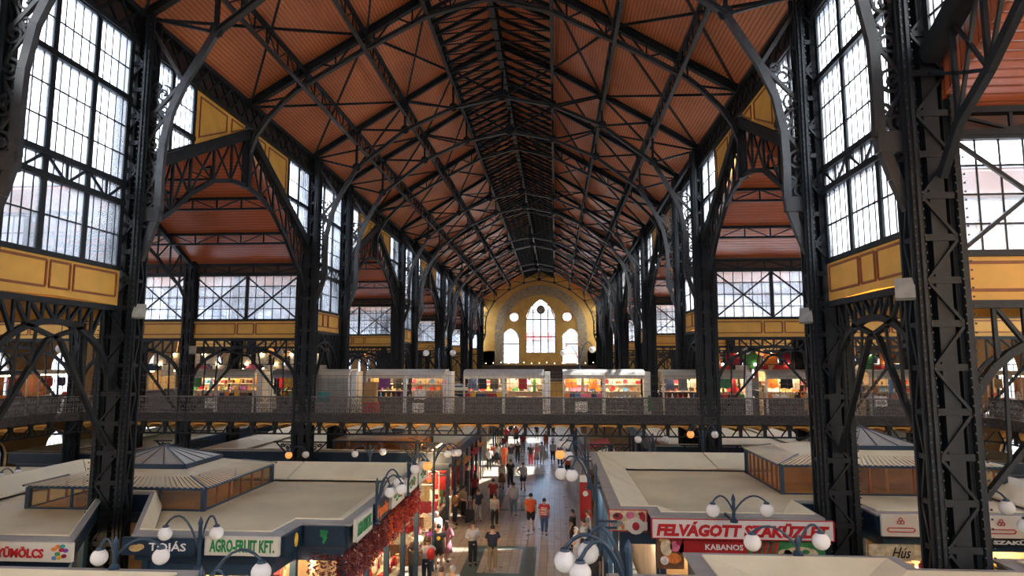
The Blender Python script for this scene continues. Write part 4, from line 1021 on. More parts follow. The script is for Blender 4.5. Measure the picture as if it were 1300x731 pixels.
def block(poly, zt, label, deck=None, posts=True, wide=1.0, fas=.55, narrow=()):
    cx = sum(p[0] for p in poly)/len(poly); cy = sum(p[1] for p in poly)/len(poly)
    r = empty('stall_block', (cx, cy, 0), label, 'market stall', 'roofed stall blocks on the ground floor')
    p1 = inset2(poly, [.12 if i in narrow else .28 for i in range(len(poly))]); p2 = inset2(poly, [.3 if i in narrow else .28+wide for i in range(len(poly))]); zd = deck or zt-.45
    m = MB(); tri_ring(m, poly, p1, zt, zt+.02); m.slab(inset(poly, .01), zt-.04, zt-.001); m.v = m.v; 
    m2 = MB(); tri_ring(m2, poly, p1, zt, zt+.015); n = len(poly)
    m2.prism([(x, y, zt-.05) for x, y in poly], (0, 0, .048)) if False else None
    # gutter strip, sloping border sheets, sunk deck
    g = MB(); tri_ring(g, poly, p1, zt, zt+.02); tri_ring(g, p1, poly, zt-.05, zt-.05); tri_ring(g, poly, poly, zt-.05, zt); g.build('gutter', GREYW, r)
    for i in range(n):
        j = (i+1) % n; L = math.dist(p1[i], p1[j])
        if L < .25: continue
        k = max(1, round(L/4)); 
        for q in range(k):
            def lp(a, b, t): return (a[0]+(b[0]-a[0])*t, a[1]+(b[1]-a[1])*t)
            a, b = lp(p1[i], p1[j], q/k+.002), lp(p1[i], p1[j], (q+1)/k-.002); c, d = lp(p2[i], p2[j], (q+1)/k-.002), lp(p2[i], p2[j], q/k+.002)
            s_ = MB().add([(*a, zt+.05), (*b, zt+.05), (*c, zd+.12), (*d, zd+.12), (*a, zt-.0), (*b, zt-.0), (*c, zd+.06), (*d, zd+.06)], [(0,1,2,3), (7,6,5,4), (0,4,5,1), (1,5,6,2), (2,6,7,3), (3,7,4,0)])
            s_.build('roof_sheet', CREAM2, r)
    MB().slab(p2, zd-.05, zd).build('roof_deck', CREAM, r)
    # fascia
    fp = inset(poly, .07); m = MB(); fi = inset(poly, .14)
    for i in range(n):
        j = (i+1) % n; m.add([(*fp[i], zt-.05), (*fp[j], zt-.05), (*fp[j], zt-fas), (*fp[i], zt-fas), (*fi[i], zt-.05), (*fi[j], zt-.05), (*fi[j], zt-fas), (*fi[i], zt-fas)], [(0,1,2,3), (7,6,5,4), (3,2,6,7)])
    m.build('fascia', NAVY, r)
    lp2 = inset(poly, .3); m = MB()
    for i in range(n):
        j = (i+1) % n; m.add([(*lp2[i], zt-fas), (*lp2[j], zt-fas), (*lp2[j], zt-fas-.35), (*lp2[i], zt-fas-.35)], [(0, 1, 2, 3)])
    m.build('lower_beam', NAVYL, r)
    MB().slab(inset(poly, .2), zt-fas-.04, zt-fas).build('soffit', GREYW, r)
    # inner walls and posts
    ip = inset(poly, 1.5); m = MB()
    for i in range(n):
        j = (i+1) % n; m.add([(*ip[i], 0), (*ip[j], 0), (*ip[j], zt-fas), (*ip[i], zt-fas)], [(0, 1, 2, 3)])
    m.build('inner_wall', mat('warm_stall_wall', (.36, .24, .13), .7, 0, .15, 2), r)
    if posts:
        for i in range(n):
            j = (i+1) % n; L = math.dist(lp2[i], lp2[j]); k = max(1, round(L/2.1))
            for q in range(k):
                t = q/k; x = lp2[i][0]+(lp2[j][0]-lp2[i][0])*t; y = lp2[i][1]+(lp2[j][1]-lp2[i][1])*t
                MB().b2((x-.07, y-.07, 0), (x+.07, y+.07, zt-fas)).build('post', NAVYL, r)
    return r
def lantern(x0, x1, y0, y1, zb, ze, zp, za, label, ph=1.3, bays=(4, 4), deep=1.35):
    cx, cy = (x0+x1)/2, (y0+y1)/2
    r = empty('roof_lantern', (cx, cy, zb), label, 'roof lantern', 'glazed lanterns on the stall roofs')
    for sx in (x0, x1):
        for sy in (y0, y1): MB().b2((sx-.06, sy-.06, zb), (sx+.06, sy+.06, ze)).build('corner_post', NAVYL, r)
    def wall(a, b, n):
        a = Vector(a); b = Vector(b)
        for i in range(n):
            p, q = a+(b-a)*(i/n), a+(b-a)*((i+1)/n)
            if i: MB().bar((p.x, p.y, zb), (p.x, p.y, ze), .05, .06, (1, 0, 0)).build('mullion', NAVYL if n < 5 else BROWN, r)
            MB().add([(p.x, p.y, zb+.03), (q.x, q.y, zb+.03), (q.x, q.y, ze-.04), (p.x, p.y, ze-.04)], [(0, 1, 2, 3)]).build('pane', PGLASS, r)
    wall((x0, y0), (x1, y0), bays[0]); wall((x1, y0), (x1, y1), bays[1]); wall((x0, y0), (x0, y1), bays[1]); wall((x0, y1), (x1, y1), bays[0])
    MB().b2((x0+.15, y0+.15, zb+.01), (x1-.15, y1-.15, zb+.04)).b2((cx-.05, y0+.3, zb), (cx+.05, y1-.3, ze-.05)).b2((x0+.3, cy-.05, zb), (x1-.3, cy+.05, ze-.05)).build('warm_interior_panel', mat('ochre_lit_interior', (.62, .36, .12), .7, 0, .25, .8), r)  # ochre panels added inside the lantern in place of its warm-lit interior
    f = MB().bar((x0, y0, ze), (x1, y0, ze), .1, .08).bar((x1, y0, ze), (x1, y1, ze), .1, .08).bar((x0, y0, ze), (x0, y1, ze), .1, .08).bar((x0, y1, ze), (x1, y1, ze), .1, .08)
    f.bar((x0, y0, zb+.02), (x1, y0, zb+.02), .08, .05).bar((x1, y0, zb+.02), (x1, y1, zb+.02), .08, .05).bar((x0, y0, zb+.02), (x0, y1, zb+.02), .08, .05)
    f.build('eaves_frame', NAVYL, r)
    o = [(x0-.12, y0-.12), (x1+.12, y0-.12), (x1+.12, y1+.12), (x0-.12, y1+.12)]; kx = min(deep, (x1-x0)/2-ph*.0-.4)
    # ribbed roof sheets: lower steeper skirt, then flatter top up to the pyramid base
    i1 = [(x0+kx*.55, y0+kx*.42), (x1-kx*.55, y0+kx*.42), (x1-kx*.55, y1-kx*.42), (x0+kx*.55, y1-kx*.42)]
    zm = ze+(zp-ze)*.62; pb = [(cx-ph, cy-ph*.8), (cx+ph, cy-ph*.8), (cx+ph, cy+ph*.8), (cx-ph, cy+ph*.8)]
    for i in range(4):
        j = (i+1) % 4; n = max(6, int(math.dist(o[i], o[j])/.16)); m = MB()
        for q in range(n):
            def lp(a, b, t): return Vector((a[0]+(b[0]-a[0])*t, a[1]+(b[1]-a[1])*t))
            for t0, t1, dz in ((q/n, (q+.6)/n, .03), ((q+.6)/n, (q+1)/n, 0)):
                a, b, c, d = lp(o[i], o[j], t0), lp(o[i], o[j], t1), lp(i1[i], i1[j], t1), lp(i1[i], i1[j], t0)
                m.add([(*a, ze+.04+dz), (*b, ze+.04+dz), (*c, zm+dz), (*d, zm+dz)], [(0, 1, 2, 3)])
        m.build('ribbed_skirt', CREAM2, r)
        m = MB(); m.add([(*i1[i], zm), (*i1[j], zm), (*pb[j], zp), (*pb[i], zp)], [(0, 1, 2, 3)]); m.build('roof_sheet', CREAM2, r)
        MB().bar((*o[i], ze+.05), (*i1[i], zm+.02), .05, .05).build('hip_rib', NAVYL, r)
        MB().add([(*pb[i], zp+.12), (*pb[j], zp+.12), (cx, cy, za)], [(0, 1, 2)]).build('skylight_face', mat('frosted_skylight', (.34, .35, .33), .35, 0, .1, 2), r)
        rb = MB().bar((*pb[i], zp+.13), (cx, cy, za+.01), .03, .03)
        for t in (.25, .5, .75):
            p = lp(pb[i], pb[j], t); rb.bar((p.x, p.y, zp+.14), (cx, cy, za), .022, .02)
        rb.build('skylight_rib', NAVYL, r); MB().bar((*pb[i], zp+.06), (*pb[j], zp+.06), .08, .14).build('skylight_curb', NAVYL, r)
    return r
LPOLY = [(-6.55, 13.6), (-3.35, 13.6), (-3.28, 14.75), (-2.15, 14.75), (-2.15, 23.5), (-15.3, 23.5), (-15.3, 13.0), (-7.4, 13.0), (-10.15, 17.75), (-8.85, 17.75)][::-1]
LN = tuple(i for i in range(10) if (LPOLY[i], LPOLY[(i+1) % 10]) and -10.2 <= LPOLY[i][0] <= -6.5 and -10.2 <= LPOLY[(i+1) % 10][0] <= -6.5)
RPOLY = [(3.85, 16.6), (4.75, 16.6), (4.75, 16.0), (8.8, 16.0), (8.8, 17.75), (10.2, 17.75), (10.2, 16.5), (17, 16.5), (17, 26.8), (3.85, 26.8)]
block(LPOLY, 4.42, 'large cream roofed stall block left of the aisle, nearest group', deck=3.9, narrow=LN, wide=.75)
block(RPOLY, 4.42, 'large cream roofed stall block right of the aisle, nearest group', deck=3.9, narrow=(3, 4, 5))
lantern(-12.6, -7.4, 17.95, 22.3, 3.9, 4.5, 4.87, 5.42, 'hipped glazed lantern on the near left stall roof', 1.35, (4, 6))
lantern(9.65, 16.4, 21.4, 25.2, 3.9, 4.78, 5.2, 5.85, 'hipped glazed lantern on the near right stall roof', 1.35, (5, 8))
block([(-13, 3.5), (-3.75, 3.5), (-3.75, 11.4), (-13, 11.4)], 4.42, 'cream stall roof strip at the bottom left edge', posts=False)
block([(3.35, 3.5), (17, 3.5), (17, 12.35), (10.15, 12.35), (10.15, 11.7), (8.55, 11.7), (8.55, 12.35), (4.8, 12.35), (4.8, 11.1), (3.35, 11.1)], 4.62, 'cream stall roof at the bottom right edge', posts=False, deck=4.35)
for k in (1, 2, 3):
    d = PER*k
    for s, sn in ((-1, 'left'), (1, 'right')):
        xs = (s*2.4, s*15.2) if s < 0 else (3.9, 16)
        x0, x1 = min(xs), max(xs); y0, y1 = 17.9+d, 27+d
        z2 = 4.42
        if k == 1: z2, y0 = (3.75, 30.7) if s < 0 else (4.1, 31.4)
        if k == 1 and s > 0: x0 = 7.2
        if k == 1 and s < 0: y0 = 31.0; lantern(-9.0, -4.6, 33.2, 37.2, 3.35, 3.95, 4.15, 4.45, 'low glazed lantern glimpsed under the bridge, left of the aisle', .9, (5, 5), 1.0)
        block([(x0, y0), (x1, y0), (x1, y1), (x0, y1)], z2, 'cream roofed stall block on the %s beyond the bridge, %s group' % (sn, ORD[k]), deck=z2-.4)
        if k == 1: continue
        lantern(s*6.4, s*11.8, y0+2.2, y1-2.2, 3.9, 4.6, 5.0, 5.5, 'hipped lantern on the %s stall roof beyond the bridge, %s group' % (sn, ORD[k]), 1.2, (4, 5)) if s > 0 else \
            lantern(-11.8, -6.4, y0+2.2, y1-2.2, 3.9, 4.6, 5.0, 5.5, 'hipped lantern on the left stall roof beyond the bridge, %s group' % ORD[k], 1.2, (4, 5))
# outer rows by the walls
for s, sn in ((-1, 'left'), (1, 'right')):
    for k in range(3):
        y0 = 12.5+PER*k
        xs = sorted((s*18.4, s*24.6)); block([(xs[0], y0), (xs[1], y0), (xs[1], y0+14), (xs[0], y0+14)], 3.6, 'low cream stall row by the %s wall, %s from the front' % (sn, ORD[k]), deck=3.3, posts=False)
LET = [None]
# ================================================================ signs
def sign(loc, w, h, txt, tm, bm, label, face='-y', size=None, frame=None, shear=0, bold=.004, tw=.86, ty=0, th=None):
    """board centred at loc, facing -y or +x / -x"""
    r = empty('shop_sign', loc, label, 'sign'); rz = {'-y': 0, '+x': PI/2, '-x': -PI/2}[face]
    def P(mb, name, m): o = bpy.data.objects.new(name, mb.mesh(name, m)); COL.objects.link(o); o.parent = r; o.rotation_euler = (0, 0, rz); return o
    bd = P(MB().b2((-w/2, -.03, -h/2), (w/2, .05, h/2)), 'board', bm)
    if frame:
        f = MB()
        for a, b in (((-w/2, h/2), (w/2, h/2)), ((-w/2, -h/2), (w/2, -h/2)), ((-w/2, -h/2), (-w/2, h/2)), ((w/2, -h/2), (w/2, h/2))): f.bar((a[0], -.03, a[1]), (b[0], -.03, b[1]), .03, .018)
        P(f, 'frame', frame)
    if txt:
        me = text_mesh(txt, size or h*.85, .006, bold, w*tw if tw else None, shear); me.materials.append(tm)
        if th:
            ys = [v.co.y for v in me.vertices]; k = th/(max(ys)-min(ys)); c = (max(ys)+min(ys))/2
            for v in me.vertices: v.co.y = (v.co.y-c)*k
        o = bpy.data.objects.new('lettering', me); COL.objects.link(o); o.parent = bd
        o.rotation_euler = (PI/2, 0, 0); o.location = (0, -.04, ty); LET[0] = o
    return r
def sub(r, mb, name, m, rz=0, label=None):
    o = bpy.data.objects.new(name, mb.mesh(name, m)); COL.objects.link(o); o.parent = r; o.rotation_euler = (0, 0, rz)
    if label: o['label'] = label
    return o
def disc(mb, x, z, rx, rz_, y=-.05, n=12):
    k = len(mb.v); mb.add([(x+rx*math.cos(2*PI*i/n), y, z+rz_*math.sin(2*PI*i/n)) for i in range(n)]+[(x+rx*math.cos(2*PI*i/n), y+.015, z+rz_*math.sin(2*PI*i/n)) for i in range(n)],
        [tuple(range(n))] + [(i, (i+1) % n, n+(i+1) % n, n+i) for i in range(n)]); return mb
PW = mat('warm_white_sign', (.66, .62, .52), .45, 0, .03, 2)
sg = sign((-8.35, 12.88, 4.23), 2.1, .37, 'GYÜMÖLCS', REDT, PW, 'white sign with red letters GYÜMÖLCS and painted fruit at the left edge', tw=.55, bold=.012, th=.22)
sg.location.x = -8.35
for x, z, c in ((.68, .07, 'orange'), (.76, -.02, 'green'), (.84, .06, 'red'), (.8, -.09, 'yellow'), (.9, -.06, 'crimson'), (.93, .05, 'purple'), (.7, -.1, 'blue'), (.86, .13, 'teal'), (.76, .12, 'orange')):
    sub(sg, disc(MB(), x, z, .055, .04), 'painted_fruit', GC[c])
LET[0].location.x = -.12
sg = sign((-5.85, 13.48, 4.21), 1.62, .36, 'TOJÁS', WHT, NAVY, 'navy sign with white letters TOJÁS and an egg emblem', tw=.5, bold=.004, th=.25); LET[0].location.x = .2
sub(sg, disc(disc(MB(), -.5, -.03, .14, .07), -.4, .0, .1, .06, -.055), 'egg_emblem', GC['straw'])
sign((-4.04, 13.48, 4.26), 1.58, .37, 'AGRO-FRUIT KFT.', GREENT, PW, 'white sign with green letters AGRO-FRUIT KFT.', frame=STEEL, tw=.88, bold=.01, th=.26)
sg = sign((-2.72, 14.66, 4.18), .9, .42, None, None, NAVY, 'navy corner panel with a green grape cluster emblem')
m = MB()
for i, (x, z) in enumerate(((0, .1), (-.06, .1), (.06, .09), (-.03, .04), (.04, .03), (0, -.02), (-.06, .02), (.02, -.08), (.0, -.13), (.05, -.03))): disc(m, x, z, .035, .035, -.05-.002*i, 8)
sub(sg, m, 'grape_emblem', GREENT)
sg = sign((-3.27, 14.2, 4.18), .95, .42, None, None, NAVY, 'navy side panel with a yellow lemon emblem', face='+x')
sub(sg, disc(MB(), .1, 0, .09, .15), 'lemon_emblem', GC['yellow'], PI/2)
# row of signs along the left side of the aisle
sign((-2.1, 15.55, 4.22), 1.25, .5, 'AGRO-FRUIT KFT.', GREENT, PW, 'white sign with green letters on the corner stall, facing the aisle', '+x', frame=STEEL, tw=.9, th=.3, bold=.012)
sign((-2.1, 17.15, 4.22), 1.25, .5, 'Paprika', ORANGET, NAVY, 'navy sign with orange script, second along the left aisle front', '+x', tw=.8, shear=.3, bold=.01)
for k, (y, w_) in enumerate(((18.85, 1.5), (20.65, 1.6), (22.4, 1.5))):
    sg = sign((-2.1, y, 4.25), w_, .5, None, None, PW, 'white sign with painted green peppers, %s such sign along the left aisle' % ORD[k], '+x', frame=STEEL)
    m = MB()
    for i, (x, z, a, b) in enumerate(((-.35, .02, .16, .05), (-.1, .08, .12, .05), (.1, -.05, .17, .05), (.33, .03, .1, .08), (-.2, -.1, .1, .04), (.2, .12, .1, .04))): disc(m, x, z, a, b, -.05-.002*i)
    sub(sg, m, 'painted_peppers', GC['green'], PI/2); sub(sg, disc(disc(MB(), 0, .02, .07, .05, -.066), .25, -.08, .05, .04, -.07), 'painted_fruit', GC['red'], PI/2)
# right hand signs
FELV = sign((6.82, 15.83, 4.18), 4.16, .44, 'FELVÁGOTT SZAKÜZLET', REDT, WHITE, 'long white sign with bold red letters FELVÁGOTT SZAKÜZLET', frame=REDT, tw=.95, bold=.02, shear=.18, th=.34)
sg = sign((6.2, 16.05, 3.72), 1.6, .3, 'KABANOS', WHT, REDB, 'red board reading KABANOS under the long red lettered sign', tw=.55, th=.13, bold=.005); LET[0].location.x = .25
sg = sign((7.9, 16.05, 3.72), 1.75, .3, None, None, GC['green'], 'green board with sausages and plates under the long red lettered sign')
for i in range(5): sub(sg, MB().bar((-.78+i*.12, -.05, -.13), (-.7+i*.12, -.05, .14), .03, .06), 'painted_sausage', GC['crimson' if i % 2 else 'red'])
sub(sg, disc(disc(MB(), .3, -.1, .4, .14), -.05, -.1, .16, .08), 'painted_plate', GC['cream']); sub(sg, disc(disc(MB(), .2, -.07, .08, .05, -.07), .42, -.06, .08, .05, -.07), 'painted_herb', GC['green'])
sg = sign((5.2, 16.05, 3.6), .62, .8, None, None, GC['brown'], 'picture board of sliced meats on the navy stall corner')
for x, z, a, b, c in ((-.1, .1, .14, .2, 'cream'), (.1, .12, .12, .12, 'pink'), (.05, -.15, .2, .12, 'orange'), (-.15, -.2, .1, .1, 'white'), (.2, .25, .08, .1, 'crimson'), (-.2, .28, .07, .06, 'straw'), (0, .3, .09, .05, 'red')): sub(sg, disc(MB(), x, z, a, b, -.05-abs(x)*.05), 'painted_food', GC[c])
sg = sign((4.27, 16.58, 4.17), .93, .5, None, None, GC['cream'], 'picture board of cold cuts with a round crest at the right aisle corner', frame=REDT)
for x, z, a, b, c in ((-.25, .1, .13, .09, 'crimson'), (-.28, .12, .06, .05, 'black'), (-.28, -.08, .15, .08, 'grey'), (.05, .13, .1, .09, 'pink'), (.35, .08, .07, .14, 'red'), (-.1, -.15, .08, .06, 'orange'), (.3, .16, .05, .04, 'crimson')): sub(sg, disc(MB(), x, z, a, b, -.05-abs(z)*.05), 'painted_food', GC[c])
m = disc(MB(), .18, -.12, .22, .2, -.09); m.b2((-.1, -.095, -.2), (.46, -.07, -.02)); sub(sg, m, 'crest', PW); sub(sg, disc(MB(), .18, -.12, .09, .1, -.11), 'crest_emblem', GC['red'])
for k, (x0, x1) in enumerate(((10.24, 12.1), (12.5, 14.4))):
    sg = sign(((x0+x1)/2, 16.38, 4.2), x1-x0, .5, 'AGRO', mat('grey_lettering', (.3, .3, .3), .5), PW, 'white sign with small red cloverleaf logo and grey AGRO, %s' % ('behind the near right column' if k == 0 else 'at the right edge'), tw=.16, th=.08, bold=0)
    LET[0].location.x = .15
    m = MB()
    for a in (0, 1, 2): m.path([(-.5+.045*math.cos(PI/2+a*2.1)+.04*math.cos(q*PI/4), -.05, .1+.045*math.sin(PI/2+a*2.1)+.04*math.sin(q*PI/4)) for q in range(9)], .012, .014)
    m.path([(-.78, -.05, -.05), (-.22, -.05, -.05), (-.18, -.05, -.09), (-.22, -.05, -.14), (-.78, -.05, -.14), (-.82, -.05, -.09), (-.78, -.05, -.05)], .015, .018); sub(sg, m, 'logo', REDT)
sign((13.5, 16.55, 3.82), 2.6, .16, 'SZAKÜZLET', WHT, BLACKT, 'narrow black strip with white letters at the right edge', tw=.5, th=.11, bold=.006)
sign((10.75, 16.6, 3.52), 1.5, .36, 'Hús', BLACKT, GC['cream'], 'cream board with black script Hús beside the near right column', tw=.3, shear=.5, th=.25, bold=0)
sg = empty('roll_up_banner', (3.78, 29.6, 0), 'tall red banner standing at the right edge of the aisle', 'banner')
MB().b2((3.55, 29.6, 1.0), (4.05, 29.64, 3.0)).build('banner_sheet', REDB, sg); MB().b2((3.6, 29.62, 0), (4.0, 29.72, 1.0)).build('stand', STEEL, sg); MB().b2((3.55, 29.58, 2.7), (4.05, 29.6, 3.0)).build('heading', WHITE, sg)
m = disc(MB(), 3.8, 2.2, .12, .12, 29.585); m.build('round_emblem', WHITE, sg)
# ================================================================ lamps
def sub_build(mb, name, m, root, part, smooth=False):
    o = bpy.data.objects.new(name, mb.mesh(name, m, root_loc(root), smooth)); COL.objects.link(o); o.parent = part; return o
def lamp(x, y, z0, ztop, globes, label, d=.31, lit=None, r=.035, br=0, bry=0, floor=False):
    rt = empty('globe_lamp', (x, y, z0), label, 'lamp', 'blue globe lamps on the stall roofs')
    MB().tube([(x, y, z0), (x, y, ztop-.12)], r*1.15, 8).lathe((x, y, z0), [(r*2.6, 0), (r*2.6, .05), (r*1.4, .09)], 8).lathe((x, y, ztop-.14), [(r*1.5, 0), (r*1.3, .06), (r*.9, .1), (.004, .16)], 8).build('post', NAVYL, rt)
    if floor: MB().tube([(x, y, 0), (x, y, z0)], r*1.3, 8).build('lower_post', NAVYL, rt)
    if bry: MB().bar((x, y, z0+.02), (x, y+bry, z0+.02), .06).build('bracket', NAVYL, rt)
    if br: MB().bar((x, y, z0+.05), (x+br, y, z0+.05), .05).bar((x, y, z0-.25 if z0 > 4.2 else z0+.2), (x+br, y, z0-.25 if z0 > 4.2 else z0+.2), .05).build('bracket', NAVYL, rt)
    for i, (gx, gy, gz) in enumerate(globes):
        dx, dy = gx-x, gy-y; zz = max(gz+d/2+.02, z0+.2); ap = max(ztop-.05, gz+d*.85); pts = []
        for k in range(9):
            t = k/8; pts.append((x+dx*(t**1.0), y+dy*t, (1-t)**2*(z0+(ztop-z0)*.35)+2*t*(1-t)*(ap+(ap-z0)*.45)+t*t*zz))
        am = MB().tube(pts, r*.62, 6).build('arm', NAVYL, rt)
        gm = GLOBEO if (lit and i in lit) else GLOBE
        g = MB().ball((gx, gy, gz), d/2, 16); o = sub_build(g, 'globe', gm, rt, am, True)
        if lit and i in lit: o['label'] = 'globe lit amber'
        cq = MB().lathe((gx, gy, gz+d*.42), [(d*.24, 0), (d*.2, .04), (.02, .06)], 10); sub_build(cq, 'collar', NAVYL, rt, am)
    return rt
lamp(-5.34, 11.35, 4.42, 4.98, [(-5.63, 11.35, 4.62), (-4.49, 11.35, 4.66)], 'two armed globe lamp on the bottom left roof, before the TOJÁS sign', .29)
lamp(-4.93, 13.4, 3.8, 4.84, [(-5.69, 13.4, 4.50), (-4.58, 13.4, 4.53)], 'two armed globe lamp between the TOJÁS and AGRO-FRUIT signs', .29)
lamp(-2.88, 9.8, 4.3, 4.98, [(-1.95, 9.8, 4.93), (-2.3, 9.5, 4.7)], 'globe lamp with long arms cut by the bottom edge, below AGRO-FRUIT', .3, floor=True)
lamp(-2.05, 16.5, 4.0, 5.12, [(-1.72, 16.5, 4.78), (-1.42, 16.5, 4.86), (-1.6, 16.9, 4.95)], 'globe lamp nearest on the left side of the aisle', .28, br=-.25)
lamp(-2.05, 20.0, 4.0, 5.02, [(-1.84, 20, 4.78), (-1.45, 20, 4.88), (-1.65, 20.3, 4.85)], 'second globe lamp on the left side of the aisle, one globe amber', .3, lit=(1,), br=-.25)
lamp(-2.3, 25.6, 3.7, 4.75, [(-1.75, 25.6, 4.45), (-1.35, 25.6, 4.5), (-1.55, 25.9, 4.45)], 'third globe lamp on the left side of the aisle, before the bridge', .3, floor=True)
lamp(3.46, 9.0, 4.62, 5.70, [(2.61, 9, 5.42), (2.81, 8.9, 5.30), (2.93, 9.2, 5.48)], 'large near globe lamp with three white globes at the bottom centre', .3, r=.045)
lamp(3.46, 16.1, 4.05, 5.6, [(2.62, 16.1, 5.36), (2.88, 16, 5.34)], 'globe lamp with two white globes at the right side of the aisle', .31, br=.5)
lamp(3.52, 21.0, 4.05, 5.5, [(2.63, 21, 5.12), (2.91, 21, 5.08)], 'globe lamp at the right of the aisle with an amber globe', .31, lit=(0,), br=.5)
lamp(3.68, 26.5, 4.05, 5.1, [(2.71, 26.5, 4.75), (2.96, 26.5, 4.75)], 'globe lamp at the right of the aisle closest to the bridge', .31, br=.5)
lamp(6.54, 15.4, 4.44, 5.06, [(6.05, 15.3, 4.72), (7.25, 15.3, 4.74)], 'two armed globe lamp on the roof above FELVÁGOTT', .31, bry=.75)
lamp(6.80, 12.2, 4.64, 5.0, [(6.01, 12.2, 4.86), (7.21, 12.2, 4.9)], 'two armed globe lamp in front of the red lettered sign', .31)
lamp(11.2, 14.6, 4.3, 5.3, [(11.98, 14.6, 5.02), (10.5, 14.6, 5.02)], 'globe lamp above the AGRO sign at the right edge', .31, floor=True)
lamp(11.6, 12.9, 4.62, 5.3, [(11.2, 12.9, 5.04), (12.3, 12.9, 5.0)], 'lowest globe lamp at the right edge of the picture', .31)
lamp(-9.3, 12.6, 4.0, 4.85, [(-8.87, 12.6, 4.55), (-9.7, 12.6, 4.55)], 'amber lit globe lamp at the left edge above GYÜMÖLCS', .29, lit=(0, 1), floor=True)
lamp(-18.2, 23.9, 3.4, 4.0, [(-18.1, 23.9, 3.82), (-18.8, 23.9, 3.68)], 'small globe lamp far left under the side gallery', .3, floor=True)
lamp(-5.4, 27.4, 3.6, 4.55, [(-6.05, 27.4, 4.15), (-4.84, 27.4, 4.25)], 'two armed globe lamp behind the near left roof, under the bridge', .3, floor=True)
lamp(-9.0, 27.4, 3.6, 4.45, [(-8.86, 27.2, 4.1), (-8.2, 27.4, 4.1)], 'amber globe lamp just left of the second left nave column', .3, lit=(0,), floor=True)
lamp(6.6, 28.0, 3.8, 5.05, [(5.98, 28, 4.78), (7.13, 28, 4.79)], 'two armed globe lamp under the bridge right of the aisle', .31, floor=True)
lamp(8.6, 27.6, 3.9, 5.25, [(8.1, 27.6, 5.05), (9.1, 27.6, 5.05)], 'amber globe lamp beside the second right nave column', .31, lit=(0,), floor=True)
lamp(-3.5, 33.0, 7.66, 8.75, [(-4.18, 33.0, 8.5), (-2.78, 33.0, 8.5)], 'two armed globe lamp above the bridge stalls, left', .33)
lamp(3.72, 33.0, 7.66, 8.85, [(4.39, 33.0, 8.66), (2.9, 33.0, 8.5)], 'two armed globe lamp above the bridge stalls, right', .33)
# pendant globes in the side aisles
k = 0
GL1 = MB().ball((0, 0, 0), .19, 12).mesh('globe', GLOBE, smooth=True); GL2 = MB().ball((0, 0, 0), .19, 12).mesh('globe', GLOBEO, smooth=True)
for s, sn in ((-1, 'left'), (1, 'right')):
    for (x, y) in ((12.4, 34), (13.2, 34.6), (17.5, 33.5), (12.2, 43), (16.6, 45), (13, 52), (18.5, 26), (24, 14), (24, 20), (11.5, 61), (17.2, 14.6), (14, 15)):
        r = empty('pendant_lamp', (s*x, y, 8.6), '%s pendant globe hanging in the %s aisle, %s counted from the nave wall list' % ('amber' if k % 3 else 'white', sn, ORD[k % 12]), 'lamp', 'pendant globes in the side aisles'); r['label'] = 'round %s pendant globe in the %s aisle, %s such lamp' % ('amber' if k % 3 else 'white', sn, ORD[k % 12])
        o = bpy.data.objects.new('globe', GL2 if k % 3 else GL1); COL.objects.link(o); o.parent = r
        zc = 9.56
        for a_, b_ in WB:
            if a_ < y < b_: zc = ZR-(ZR-ZE)*abs(y-(a_+b_)/2)/6.62+.02
        MB().bar((s*x, y, 8.75), (s*x, y, zc), .025).build('rod', IRON, r); k += 1
# flood lights on the columns
for x, y, z, sx, w in ((-8.95, 16.9, 9.45, 1, 'near left'), (8.9, 12.1, 9.4, -1, 'nearest right'), (8.95, 16.9, 9.25, -1, 'second right'), (-8.95, 12.0, 9.3, 1, 'nearest left'), (-15, 30.0, 8.6, 1, 'left inner aisle')):
    r = empty('flood_light', (x, y, z), 'grey box flood light tilted on the %s column' % w, 'lamp', 'flood lights on the columns')
    m = MB().b2((-.16, -.06, -.2), (.16, .06, .2)); o = sub(r, m, 'housing', mat('weathered_grey_box', (.33, .34, .30), .5, .2, .15, 5)); o.rotation_euler = (-.35, 0, sx*.5)
    sub(r, MB().bar((-sx*.25, .05, .1), (0, 0, .05), .04), 'bracket', IRON)
